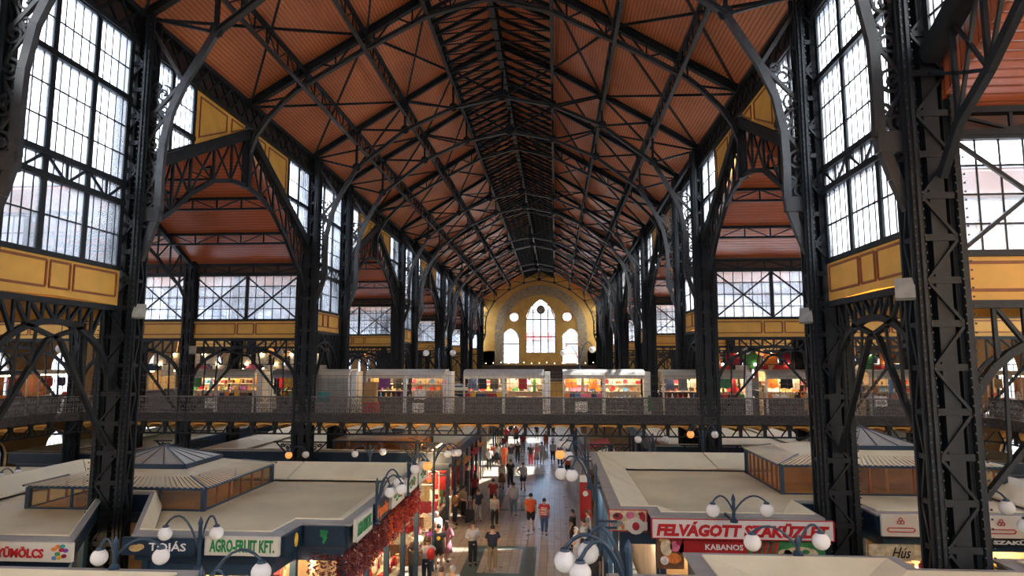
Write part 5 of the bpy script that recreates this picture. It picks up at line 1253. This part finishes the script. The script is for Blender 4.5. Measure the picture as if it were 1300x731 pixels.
# ================================================================ aisle stalls, left side
G1 = 'goods heaped on the left aisle counters'; cnt = 0
RW = ['red', 'white', 'red', 'red', 'crimson', 'cream', 'crimson', 'white', 'red', 'orange', 'white', 'straw']
WL = [15.4, 17.5, 19.6, 21.5]
for i, y in enumerate(WL+[26.2, 28.3, 31.3, 33.4, 35.5]):
    x0 = -2.95 if y < 27 else -3.1
    r = empty('market_counter', (x0-.6, y, 0), 'sloping display counter of a souvenir stall left of the aisle, %s from the front' % ORD[i], 'counter', 'souvenir counters left of the aisle')
    MB().b2((x0-1.2, y, 0), (x0, y+1.95, .8)).build('cabinet', GC['brown'], r)
    MB().prism([(x0, y, .8), (x0, y, .92), (x0-1.2, y, 1.5), (x0-1.2, y, .8)], (0, 1.95, 0)).build('display_slope', GC['cream'], r)
    MB().b2((x0-1.35, y, 0), (x0-1.25, y+1.95, 3.4)).build('back_panel', mat('pegboard', (.5, .40, .25), .7, 0, .1, 3), r)
    MB().b2((x0-1.0, y+.2, 3.3), (x0-.92, y+1.75, 3.35)).build('strip_light', FLOORW, r)
    nx = 6
    for a in range(nx):
        for b in range(3):
            if cnt > 288: break
            k = rnd.choice(['embroidered_cloth', 'spice_bag', 'spice_bag', 'souvenir_doll', 'folded_cloth', 'goods_box']); c = rnd.choice(RW)
            xx = x0-.18-.36*b; zz = .92+(.18+.36*b)*.483
            o = goods(k, c, (xx, y+.2+a*.31, zz+(.02 if k != 'embroidered_cloth' else .3)), 'x', G1, PI/2+rnd.uniform(-.2, .2))
            o.scale = (1.45, 1.45, 1.3)
            o['label'] = '%s %s on the %s left aisle counter, %s row, %s along' % (c, k.replace('_', ' '), ORD[i], ('front', 'middle', 'back')[b], ORD[a]); cnt += 1
    for a in range(5):
        for b in range(2):
            k = rnd.choice(['hanging_scarf', 'embroidered_cloth', 'hanging_shirt', 'handbag']); c = rnd.choice(RW+['straw', 'pink'])
            o = goods(k, c, (x0-1.2, y+.25+a*.38, 2.35+b*.75), 'x', 'goods hung on the left aisle back panels', PI/2)
            o['label'] = '%s %s on the back panel of the %s left aisle stall, %s, %s' % (c, k.replace('_', ' '), ORD[i], ('lower', 'upper')[b], ORD[a]+' along')
# racks standing across the stalls
for i, (x, y, w_) in enumerate(((-4.3, 27.1, 1.5), (-4.5, 30.1, 1.6), (-4.4, 32.9, 1.6), (-4.2, 36.2, 1.6), (-4.2, 38.6, 1.6))):
    r = empty('display_rack', (x, y, 0), 'tall rack of hanging souvenirs left of the aisle by the bridge, %s from the front' % ORD[i], 'rack', 'souvenir racks left of the aisle')
    m = MB()
    for xx in (x, x+w_): m.b2((xx-.02, y-.02, 0), (xx+.02, y+.02, 3.0))
    m.build('frame', STEEL, r); m = MB()
    for zz in (1.1, 1.75, 2.4, 3.0): m.b2((x, y-.015, zz-.015), (x+w_, y+.015, zz+.015))
    m.build('rail', STEEL, r)
    for a in range(5):
        for q in range(3):
            k = rnd.choice(['embroidered_cloth', 'hanging_scarf', 'handbag', 'hanging_shirt']); cc = rnd.choice(RW+['green', 'pink'])
            zz = 2.97-.65*q-(.33 if k == 'handbag' else .14 if k == 'hanging_shirt' else 0)
            o = goods(k, cc, (x+.15+a*(w_-.3)/4, y-.06, zz), 'x', 'goods on the souvenir racks'); o['label'] = '%s %s on the %s souvenir rack, %s rail, %s from left' % (cc, k.replace('_', ' '), ORD[i], ('top', 'middle', 'low')[q], ORD[a])
# strings of dried peppers
PM = MB(); rr = random.Random(3)
for i in range(46):
    a = rr.uniform(0, 2*PI); z = -i*.019; q = .05+.03*rr.random()
    PM.add([(0, 0, z), (q*math.cos(a)-.015, q*math.sin(a), z-.01), (q*math.cos(a)+.015, q*math.sin(a)+.01, z-.015), (q*1.25*math.cos(a), q*1.25*math.sin(a), z-.07)], [(0, 1, 2), (1, 3, 2), (0, 3, 1), (0, 2, 3)])
PMS = [PM.mesh('pepper_string', mat(n_, c_, .35, 0, .3, 25)) for n_, c_ in (('dark_dried_pepper', (.12, .008, .012)), ('red_dried_pepper', (.35, .02, .015)), ('bright_dried_pepper', (.5, .08, .02)))]
k = 0
for yi, y in enumerate([15.0+.145*i for i in range(54)]):
    for dx in (0, .14):
        o = put('pepper_string', PMS[0 if y < 18.3 else rnd.choice([0, 1, 1, 2])], None, (-2.3-dx, y+rnd.uniform(-.04, .04), 3.72+rnd.uniform(-.05, .03)), rnd.uniform(0, 6), scale=(1.15, 1.15, rnd.uniform(.75, 1)))
        tag(o, 'string of dried red peppers hanging under the signs along the left aisle', 'peppers', 'strings of dried peppers along the left aisle front'); k += 1
        o['label'] = '%s string of dried peppers under the left aisle signs, %s row, %s from the front' % ('dark' if y < 18.3 else 'red', 'outer' if dx == 0 else 'inner', ORD[yi])
for i in range(5):
    o = put('pepper_string', PMS[0], None, (-3.1+i*.18, 14.95, 3.7), i, scale=(1.3, 1.3, .8)); tag(o, 'dark pepper string in the corner window under the grape emblem, %s from left' % ORD[i], 'peppers', 'strings of dried peppers in the corner window')
# goods in the front windows below the near signs
for sx0, n, y, zz, wh in ((-6.3, 9, 13.95, 3.3, 'under the TOJÁS and AGRO-FRUIT signs'), (-12.0, 8, 13.4, 3.3, 'under the GYÜMÖLCS sign'), (10.8, 8, 16.85, 3.0, 'under the AGRO signs')):
    for i in range(n):
        goods(rnd.choice(['spice_bag', 'goods_box']), rnd.choice(['orange', 'straw', 'crimson', 'cream', 'yellow']), (sx0+i*.33, y+.2, zz), wh+', %s from left' % ORD[i], 'goods on the top shelves of the front stalls')
    r = MB().b2((sx0-.3, y+.02, zz-.04), (sx0+n*.33, y+.5, zz)).build('display_shelf', WHITE); tag(r, 'white display shelf %s' % wh, 'shelf')
# right aisle counters
for i, y in enumerate((18.6, 20.9, 23.2)):
    r = empty('market_counter', (4.6, y, 0), 'glass fronted food counter right of the aisle, %s from the front' % ORD[i], 'counter', 'food counters right of the aisle')
    MB().b2((4.15, y, 0), (5.2, y+2.1, 1.0)).build('cabinet', STEEL, r); MB().b2((4.2, y, 1.0), (4.24, y+2.1, 1.4)).build('glass_front', PGLASS, r); MB().b2((4.2, y, 1.4), (4.8, y+2.1, 1.43)).build('top_shelf', STEEL, r)
    MB().b2((4.8, y+.3, 3.4), (4.88, y+1.8, 3.45)).build('strip_light', FLOORC, r)
# goods racks further along the aisle
AWN = [('orange', -3.4, 36.0), ('red', -3.3, 39.5), ('orange', -3.4, 43), ('white', 5.0, 37), ('red', 5.0, 41.5)]
for i, (c, x, y) in enumerate(AWN):
    r = empty('awning_stall', (x, y, 0), 'small stall with %s awning beyond the bridge, %s side, %s one' % (c, 'left' if x < 0 else 'right', ORD[i]), 'stall', 'awning stalls beyond the bridge')
    MB().prism([(x-.9, y, 2.9), (x+.9, y, 2.4), (x+.9, y, 2.46), (x-.9, y, 2.96)] if x < 0 else [(x+.9, y, 2.9), (x-.9, y, 2.4), (x-.9, y, 2.46), (x+.9, y, 2.96)], (0, 2.6, 0)).build('awning', GC[c], r)
    for a in (-.8, .8):
        for b in (.1, 2.5): MB().b2((x+a-.03, y+b-.03, 0), (x+a+.03, y+b+.03, 2.5)).build('pole', STEEL, r)
    MB().b2((x-.8, y+.1, .0), (x+.7, y+2.5, .9)).build('table', GC['brown'], r)
    for a in range(6): goods(rnd.choice(['goods_box', 'spice_bag', 'folded_cloth']), rnd.choice(RW+['green', 'yellow']), (x+(-.6 if a % 2 else .4), y+.3+a*.38, .9), 'on the table of the %s awning stall, %s' % (ORD[i], ORD[a]), 'goods on the awning stall tables')
# point lights at the strip lights and inside the front stalls
def pt(x, y, z, e, col=(1, .72, .42), r=.15):
    l = bpy.data.lights.new('lamp_glow', 'POINT'); l.energy = e; l.color = col; l.shadow_soft_size = r
    o = bpy.data.objects.new('lamp_glow', l); COL.objects.link(o); o.location = (x, y, z)
for i, y in enumerate(WL+[28.4, 31.6]): pt(-3.6, y+1, 3.1, 55)
for x in (-15.6, -10.7, -5.8, -1.1, .9, 3.8, 5.8, 8.7, 10.7, 13.6): pt(x, 32.25, GZ+2.0, 28)
for x in (-12, -9.6, -5.8, -4.2): pt(x, 14.6, 3.4, 40)
for x in (6.2, 12, 14): pt(x, 17.4, 3.3, 40)
for y in (19.6, 24.2): pt(4.7, y, 3.2, 40, (1, .9, .75))
# ================================================================ people
SKIN = [mat('skin_light', (.55, .33, .23), .6, 0, .04, 8), mat('skin_tan', (.40, .22, .14), .6, 0, .04, 8)]
HAIR = {n_: mat('hair_'+n_, c_, .5, 0, .15, 30) for n_, c_ in dict(dark=(.018, .012, .01), brown=(.08, .04, .02), grey=(.38, .37, .36), ginger=(.35, .12, .03), blond=(.45, .3, .13)).items()}
def figure(pose, female=False):
    """skinned skeleton -> dict of meshes: body, shirt, trousers, shoes, hair, face"""
    P = dict(pelvis=(0, 0, .95), waist=(0, .01, 1.08), chest=(0, 0, 1.30), neck=(0, .0, 1.47), head0=(0, -.01, 1.56), head1=(0, -.015, 1.68))
    sw = .175 if female else .20; hw = .10 if female else .095
    st = pose.get('step', 0); hd = pose.get('head', 0)
    for s, k in ((-1, 'l'), (1, 'r')):
        P['sh'+k] = (s*sw, 0, 1.42); f = st*s
        P['hip'+k] = (s*hw, 0, .90); P['kn'+k] = (s*(hw+.01), -.06-.5*f*.45 if f else -.02, .50); P['an'+k] = (s*(hw+.01), .02-f*.62+(0 if f >= 0 else .06), .09+(.05 if f < 0 else 0)); P['to'+k] = (P['an'+k][0]+s*.02, P['an'+k][1]-.15, .035+(.02 if f < 0 else 0))
        a = pose.get('arm'+k, 'down'); X = s
        if a == 'down': e, h, t = (X*(sw+.035), .02+f*.15, 1.14), (X*(sw+.04), -.06+f*.28, .90), (X*(sw+.035), -.09+f*.30, .81)
        elif a == 'bent': e, h, t = (X*(sw+.08), .03, 1.15), (X*(sw-.02), -.24, 1.17), (X*(sw-.06), -.31, 1.20)
        elif a == 'face': e, h, t = (X*(sw+.12), -.10, 1.20), (X*.10, -.30, 1.42), (X*.07, -.34, 1.50)
        elif a == 'hip': e, h, t = (X*(sw+.20), .06, 1.20), (X*(sw+.0), -.04, 1.04), (X*(sw-.04), -.08, 1.0)
        elif a == 'up': e, h, t = (X*(sw+.18), -.06, 1.50), (X*(sw-.02), -.02, 1.72), (X*(sw-.10), .0, 1.76)
        elif a == 'reach': e, h, t = (X*(sw+.05), -.22, 1.28), (X*(sw), -.46, 1.22), (X*(sw), -.54, 1.20)
        P['el'+k], P['wr'+k], P['hn'+k] = e, h, t
        d = (Vector(t)-Vector(h)).normalized(); sd = Vector((0, 0, 1)).cross(d); sd = sd.normalized() if sd.length > .1 else Vector((0, 1, 0))
        if a == 'down': sd = Vector((0, 1, 0))
        for j in range(4):
            b = Vector(t)+sd*(-.03+.02*j)-d*.02; L = (.055, .065, .06, .045)[j]; P['f%s%d' % (k, j)] = tuple(b+d*L*.6); P['g%s%d' % (k, j)] = tuple(b+d*L+Vector((-s*.012, 0, -.01)) if a == 'down' else b+d*L+Vector((0, 0, -.015)))
        P['t'+k] = tuple(Vector(h)+d*.03-sd*.04); P['u'+k] = tuple(Vector(h)+d*.065-sd*.055)
    if pose.get('lean'):
        q = pose['lean']
        for n_ in P:
            x, y, z = P[n_]
            if z > .95 and not n_.startswith(('hip', 'kn', 'an', 'to')): P[n_] = (x, y-(z-.95)*math.sin(q), .95+(z-.95)*math.cos(q))
    E = [('pelvis', 'waist'), ('waist', 'chest'), ('chest', 'neck'), ('neck', 'head0'), ('head0', 'head1')]
    for k in 'lr':
        E += [('chest', 'sh'+k), ('sh'+k, 'el'+k), ('el'+k, 'wr'+k), ('wr'+k, 'hn'+k), ('pelvis', 'hip'+k), ('hip'+k, 'kn'+k), ('kn'+k, 'an'+k), ('an'+k, 'to'+k), ('wr'+k, 't'+k), ('t'+k, 'u'+k)]
        for j in range(4): E += [('hn'+k, 'f%s%d' % (k, j)), ('f%s%d' % (k, j), 'g%s%d' % (k, j))]
    R = dict(pelvis=(.17, .125), waist=(.145 if female else .165, .115), chest=(.165 if female else .19, .13), neck=(.055, .055), head0=(.075, .085), head1=(.082, .098))
    for k in 'lr':
        R.update({'sh'+k: (.075,)*2, 'el'+k: (.052,)*2, 'wr'+k: (.032,)*2, 'hn'+k: (.035, .02), 'hip'+k: (.105,)*2, 'kn'+k: (.074,)*2, 'an'+k: (.048,)*2, 'to'+k: (.04, .03), 't'+k: (.011,)*2, 'u'+k: (.009,)*2})
        for j in range(4): R['f%s%d' % (k, j)] = (.009,)*2; R['g%s%d' % (k, j)] = (.008,)*2
    names = list(P); idx = {n_: i for i, n_ in enumerate(names)}
    me = bpy.data.meshes.new('skeleton'); me.from_pydata([P[n_] for n_ in names], [(idx[a], idx[b]) for a, b in E], []); me.update()
    o = bpy.data.objects.new('skeleton', me); COL.objects.link(o)
    md = o.modifiers.new('skin', 'SKIN'); md.use_smooth_shade = True
    for n_ in names: me.skin_vertices[0].data[idx[n_]].radius = R[n_]
    me.skin_vertices[0].data[idx['pelvis']].use_root = True
    sb = o.modifiers.new('sub', 'SUBSURF'); sb.levels = 1; sb.render_levels = 1
    bpy.context.view_layer.update(); dg = bpy.context.evaluated_depsgraph_get(); body = bpy.data.meshes.new_from_object(o.evaluated_get(dg))
    bpy.data.objects.remove(o)
    RR = {n_: (r_[0]+r_[1])/2 for n_, r_ in R.items()}
    segs = [(Vector(P[a]), Vector(P[b]), a, b) for a, b in E]
    def bone(v):
        best = None
        for a, b, na, nb in segs:
            d = b-a; L = d.length_squared; t = max(0, min(1, (v-a).dot(d)/L)) if L else 0; q = (v-(a+d*t)).length-(RR[na]*(1-t)+RR[nb]*t)*1.1
            if best is None or q < best[0]: best = (q, na, nb, t)
        return best
    bn = [bone(v.co) for v in body.vertices]; nrm = [v.normal.copy() for v in body.vertices]
    def part(test, off, name):
        vs = []; fs = []; mp = {}
        for p in body.polygons:
            if all(test(bn[i]) for i in p.vertices):
                f = []
                for i in p.vertices:
                    if i not in mp: mp[i] = len(vs); vs.append(body.vertices[i].co+nrm[i]*off)
                    f.append(mp[i])
                fs.append(f)
        m = bpy.data.meshes.new(name); m.from_pydata(vs, [], fs); m.update(); m.materials.append(None)
        m.polygons.foreach_set('use_smooth', [True]*len(m.polygons)); return m
    tor = ('pelvis', 'waist', 'chest', 'shl', 'shr')
    def is_sh(b, sl): return (b[1] == 'pelvis' and b[2].startswith('hip') and b[3] < .5) or (b[1] in ('pelvis', 'waist', 'chest') and b[2] in ('waist', 'chest', 'neck', 'shl', 'shr') and not (b[2] == 'neck' and b[3] > .75)) or (b[1].startswith('sh') and (sl > .9 or b[3] < sl)) or (b[1].startswith('el') and sl > 1 and b[3] < .9)
    def is_tr(b, ln): return b[1] == 'pelvis' or b[1].startswith('hip') and (ln > .99 or b[3] < ln) or (b[1].startswith('kn') and ln > 1 and b[3] < .88)
    res = dict(body=body, shirt=part(lambda b: is_sh(b, .62), .024, 'shirt'), long=part(lambda b: is_sh(b, 2), .024, 'shirt'), trousers=part(lambda b: is_tr(b, 2), .016, 'trousers'), shorts=part(lambda b: is_tr(b, .85), .022, 'shorts'),
               shoes=part(lambda b: b[1].startswith('an') or (b[1].startswith('kn') and b[3] > .93), .012, 'shoe'),
               )
    hc = (Vector(P['head0'])+Vector(P['head1']))/2+Vector((0, 0, .03)); fa = MB()
    hm = MB(); n = 14
    for z0, r0 in (): pass
    vs = []; fs = []; ln = pose.get('hairlen', 0)
    for i in range(8):
        for j in range(n):
            a = 2*PI*j/n; t = PI*.62*i/7; yy = math.sin(a); front = yy < -.2
            tt = min(t, PI*.34) if front else t
            vs.append((hc.x+.098*math.sin(tt)*math.cos(a), hc.y+.012+.112*math.sin(tt)*yy, hc.z+.02+.118*math.cos(tt)-(ln*(max(0, i-4)/3) if not front else 0)))
    for i in range(7):
        for j in range(n): fs.append((i*n+j, (i+1)*n+j, (i+1)*n+(j+1) % n, i*n+(j+1) % n))
    hm.add(vs, fs); res['hair'] = hm.mesh('hair', None, smooth=True); res['hair'].materials.append(None)
    fa.ball((hc.x, hc.y-.108, hc.z-.012), .015, 6, (1, 1, 1.6)); res['nose'] = fa.mesh('nose', None); res['nose'].materials.append(None)
    fe = MB()
    for s in (-1, 1): fe.ball((hc.x+s*.033, hc.y-.092, hc.z+.015), .011, 6)
    fe.b2((hc.x-.024, hc.y-.104, hc.z-.055), (hc.x+.024, hc.y-.09, hc.z-.047)); res['eyes'] = fe.mesh('eyes_and_mouth', HAIR['dark'])
    er = MB()
    for s in (-1, 1): er.ball((hc.x+s*.088, hc.y+.005, hc.z-.005), .022, 6, (.5, .8, 1.3))
    res['ears'] = er.mesh('ears', None); res['ears'].materials.append(None)
    sk = MB(); sk.lathe((0, 0, 0), [(.15, 1.06), (.17, .95), (.21, .75), (.27, .45), (.262, .45), (.2, .76), (.14, 1.06)], 14); res['skirt'] = sk.mesh('skirt', None, smooth=True); res['skirt'].materials.append(None)
    body.materials.clear(); body.materials.append(None)
    return res
POSES = {
    'stand': dict(), 'walk': dict(step=.22), 'walk2': dict(step=-.22), 'phone': dict(arml='bent', armr='face'), 'bent': dict(arml='bent', armr='bent'),
    'hip': dict(arml='hip', armr='down', step=.12), 'up': dict(arml='up', armr='up'), 'lean': dict(arml='reach', armr='bent', lean=.3)}
CL = {}
FIG = {}
def fig(p, f, hl):
    k = (p, f, hl)
    if k not in FIG:
        d = dict(POSES[p]); d['hairlen'] = hl; FIG[k] = figure(d, f)
    return FIG[k]
def cloth(c): return CL[c] if c in CL else GC[c] if c in GC else MATS[c]
for n_, c_ in dict(khaki=(.25, .19, .11), denim=(.05, .09, .18), maroon=(.22, .02, .025), lightgrey=(.38, .38, .40), dusty_rose=(.45, .17, .22), violet=(.42, .12, .42), bluegrey=(.18, .22, .28), beige=(.42, .35, .26)).items(): GC[n_] = mat('cloth_'+n_, c_, .8, 0, .08, 10)
CL = dict(orange=mat('cloth_orange', (.55, .085, .02), .8, 0, .08, 10), navy=mat('cloth_navy', (.014, .02, .04), .8, 0, .08, 10), white=mat('cloth_white', (.55, .54, .52), .8, 0, .05, 10))
def person(x, y, face, h, pose, label, top='white', bottom='black', legs='trousers', hair='dark', f=False, hl=0, sleeve='shirt', skin=0, extras=()):
    """face: 0 = towards the viewer, pi = away"""
    F_ = fig(pose, f, hl); k = h/1.79
    r = empty('person', (x, y, 0), label, 'person', None, rz=face); r.scale = (k, k, k)
    def A(key, name, m):
        me = F_[key]; o = bpy.data.objects.new(name, me); COL.objects.link(o); o.parent = r
        if me.materials and me.materials[0] is None or True:
            if not me.materials: me.materials.append(None)
            o.material_slots[0].link = 'OBJECT'; o.material_slots[0].material = m
        if key in ('nose', 'ears', 'eyes'): o.parent = bd
        return o
    bd = A('body', 'body', SKIN[skin]); A(sleeve, 'shirt', cloth(top)); A('shoes', 'shoes', cloth('black' if bottom != 'khaki' else 'white'))
    if legs == 'skirt': A('skirt', 'skirt', cloth(bottom))
    elif legs == 'dress': A('skirt', 'skirt', cloth(top))
    else: A(legs, legs, cloth(bottom))
    A('hair', 'hair', HAIR[hair]); A('nose', 'nose', SKIN[skin]); A('ears', 'ears', SKIN[skin]); A('eyes', 'eyes_and_mouth', HAIR['dark'])
    return r
AW = PI
def extra(name, mb, m, x, y, label, cat, rz=0):
    o = bpy.data.objects.new(name, mb.mesh(name, m)); COL.objects.link(o); o.location = (x, y, 0); o.rotation_euler = (0, 0, rz); return tag(o, label, cat)
person(-.84, 26.36, .5, 1.72, 'bent', 'person in white shirt and dark trousers standing mid aisle, looking at their hands', 'white', 'black', hair='brown', sleeve='long')
person(.02, 25.66, AW+.2, 1.78, 'bent', 'person in navy T-shirt and khaki trousers seen from behind', 'navy', 'khaki', hair='dark')
person(-1.94, 26.69, AW-.5, 1.66, 'hip', 'person with long dark hair in a dusty pink dress', 'dusty_rose', legs='dress', f=True, hl=.28, hair='dark', sleeve='long')
person(-2.62, 23.5, AW-.6, 1.68, 'up', 'person in black top with both arms raised to long dark hair', 'black', 'navy', f=True, hl=.25)
PB = person(-2.2, 23.9, AW, 1.7, 'lean', 'person in a violet cap and grey top with a red backpack', 'lightgrey', 'navy', hair='brown')
person(-2.1, 25.75, AW+.1, 1.76, 'stand', 'person in black T-shirt with a yellow round emblem on the back', 'black', 'black', 'shorts')
person(-2.4, 26.5, AW-.9, 1.64, 'stand', 'ginger haired person in an orange top near the counter', 'orange', 'beige', f=True, hl=.1, hair='ginger')
person(-2.95+.4, 28.2, AW+.8, 1.66, 'lean', 'white haired person in a white shirt bending over the counter', 'white', 'beige', hair='grey', sleeve='long')
person(-.9, 35.44, AW, 1.78, 'walk', 'person in maroon shirt and dark trousers walking away', 'maroon', 'black', sleeve='shirt')
person(-.51, 32.19, AW, 1.66, 'walk2', 'person in grey top and black trousers walking away, middle of the aisle', 'grey', 'black', f=True)
person(.26, 34.63, AW+.1, 1.74, 'walk', 'person in light grey jacket and blue grey trousers walking away', 'lightgrey', 'bluegrey', sleeve='long')
person(1.28, 31.59, AW, 1.80, 'walk2', 'person in orange red T-shirt and long black shorts', 'orange', 'black', 'shorts')
person(1.93, 30.94, AW-.1, 1.72, 'walk', 'person in red and white striped jersey and blue trousers', 'red', 'denim')
person(-.96, 41.85, 0, 1.66, 'walk', 'person in white top and long brown skirt walking towards the viewer', 'white', 'brown', 'skirt', f=True, hair='blond', hl=.1)
person(-.45, 42.4, 0, 1.76, 'walk2', 'person all in black walking towards the viewer', 'black', 'black')
person(.43, 41.2, 0, 1.74, 'hip', 'person in light top and dark shorts, hand on hip', 'lightgrey', 'navy', 'shorts', hair='brown')
person(-2.15, 37.5, AW, 1.7, 'stand', 'person in dark top with long hair by the awning stalls', 'crimson', 'black', f=True, hl=.25)
person(-1.45, 33.25, AW+.4, 1.65, 'walk', 'person in navy top beside a dark wheeled bag', 'navy', 'grey', hair='brown')
person(-2.3, 33.9, AW-.8, 1.68, 'stand', 'person in beige jacket at the left counters', 'beige', 'black', sleeve='long')
person(-2.55, 32.6, AW-1, 1.72, 'lean', 'person in brown top leaning to the left counters', 'brown', 'navy')
person(-1.13, 20.9, AW+.1, 1.64, 'stand', 'brown haired person at the bottom edge, only the head and shoulders in view', 'brown', 'black', hair='brown')
person(-.78, 20.9, AW-.1, 1.70, 'stand', 'grey haired person in white shirt at the bottom edge', 'white', 'navy', hair='grey')
person(3.2, 28.8, AW+1.2, 1.70, 'stand', 'dark haired person in black at the right edge of the aisle', 'black', 'black', skin=1)
person(3.25, 25.9, AW+1.3, 1.70, 'bent', 'grey haired person in a white T-shirt at the right food counter', 'white', 'lightgrey', hair='grey')
person(3.6, 27.2, AW+1.1, 1.70, 'stand', 'person in a black and white striped top at the right counter', 'white', 'navy', hair='dark')
person(3.85, 28.6, AW+1.5, 1.74, 'bent', 'person in a grey top farther along the right counter', 'grey', 'navy', hair='brown')
person(3.75, 23.1, AW-.2, 1.80, 'stand', 'person in black T-shirt behind the large near globe lamp', 'black', 'navy', skin=1)
cols = [('orange', 'black'), ('white', 'black'), ('orange', 'orange'), ('navy', 'grey'), ('black', 'black'), ('maroon', 'grey'), ('black', 'crimson'), ('pink', 'grey'), ('lightgrey', 'beige'), ('grey', 'black'), ('maroon', 'black'), ('white', 'black'), ('red', 'navy'), ('orange', 'denim')]
spots = [(-2.53, 51.1), (-2.1, 51.1), (-1.49, 50.4), (-.97, 50.8), (-.55, 52), (-.4, 57.7), (.57, 50.5), (.97, 51.3), (1.39, 52.1), (2.26, 52.6), (2.81, 50.7), (-2.42, 48.2), (-2.25, 62.9), (-1.41, 64.1), (3.3, 46), (3.5, 54), (1.6, 60), (0.6, 66), (2.2, 70), (-1.9, 56)]
for i, (x, y) in enumerate(spots):
    c = cols[i % len(cols)]; fm = i % 3 == 1
    person(x, y, AW if i % 4 else 0, 1.66+.02*(i % 7), ('walk', 'walk2', 'stand', 'bent')[i % 4], 'small distant person in %s top and %s %s, %s of the far crowd' % (c[0], c[1], 'skirt' if fm and i % 2 else 'trousers', ORD[i]), c[0], c[1], 'skirt' if fm and i % 2 else 'trousers', f=fm, hair=('dark', 'brown', 'grey', 'blond')[i % 4], hl=.15 if fm else 0)
# things carried
extra('backpack', MB().ball((0, 0, 1.22), .2, 10, (.8, .6, 1.1)), GC['red'], -2.0, 23.62, 'round red backpack worn by the person in the violet cap', 'backpack')
extra('cap', MB().ball((0, 0, 1.72), .13, 10, (1, 1.1, .7)).b2((-.08, .05, 1.68), (.08, .24, 1.70)), GC['violet'], -2.2, 24.3, 'violet cap on the leaning person by the left counter', 'cap')
extra('wheeled_bag', MB().b2((-.22, -.15, .06), (.22, .15, .62)).bar((-.1, .12, .6), (-.1, .12, 1.0), .03).bar((.1, .12, .6), (.1, .12, 1.0), .03).bar((-.1, .12, 1.0), (.1, .12, 1.0), .03).b2((-.2, -.1, 0), (-.14, .1, .06)).b2((.14, -.1, 0), (.2, .1, .06)), GC['black'], -1.85, 33.1, 'dark wheeled bag beside the person in navy', 'bag')
m = MB()
for i in range(5): m.b2((-.19, -.02, 1.0+i*.085), (.19, .0, 1.03+i*.085))
p_ = [o for o in bpy.data.objects if o.name.startswith('person') and 'striped jersey' in o.get('label', '')][0]
q_ = MB()
for i in range(5): q_.b2((-.15, .115, 1.02+i*.075), (.15, .145, 1.045+i*.075))
sub(p_, q_, 'white_stripe', GC['white']); 
p_ = [o for o in bpy.data.objects if o.name.startswith('person') and 'striped top' in o.get('label', '')][0]
q_ = MB()
for i in range(6): q_.lathe((0, .0, 1.0+i*.065), [(.175, 0), (.175, .028)], 12)
q_.v = [(v[0], v[1]*.75, v[2]) for v in q_.v]; sub(p_, q_, 'black_stripe', GC['black'])
p_ = [o for o in bpy.data.objects if o.name.startswith('person') and 'yellow round emblem' in o.get('label', '')][0]
sub(p_, disc(MB(), 0, 1.25, .08, .08, .14), 'emblem', GC['yellow'])
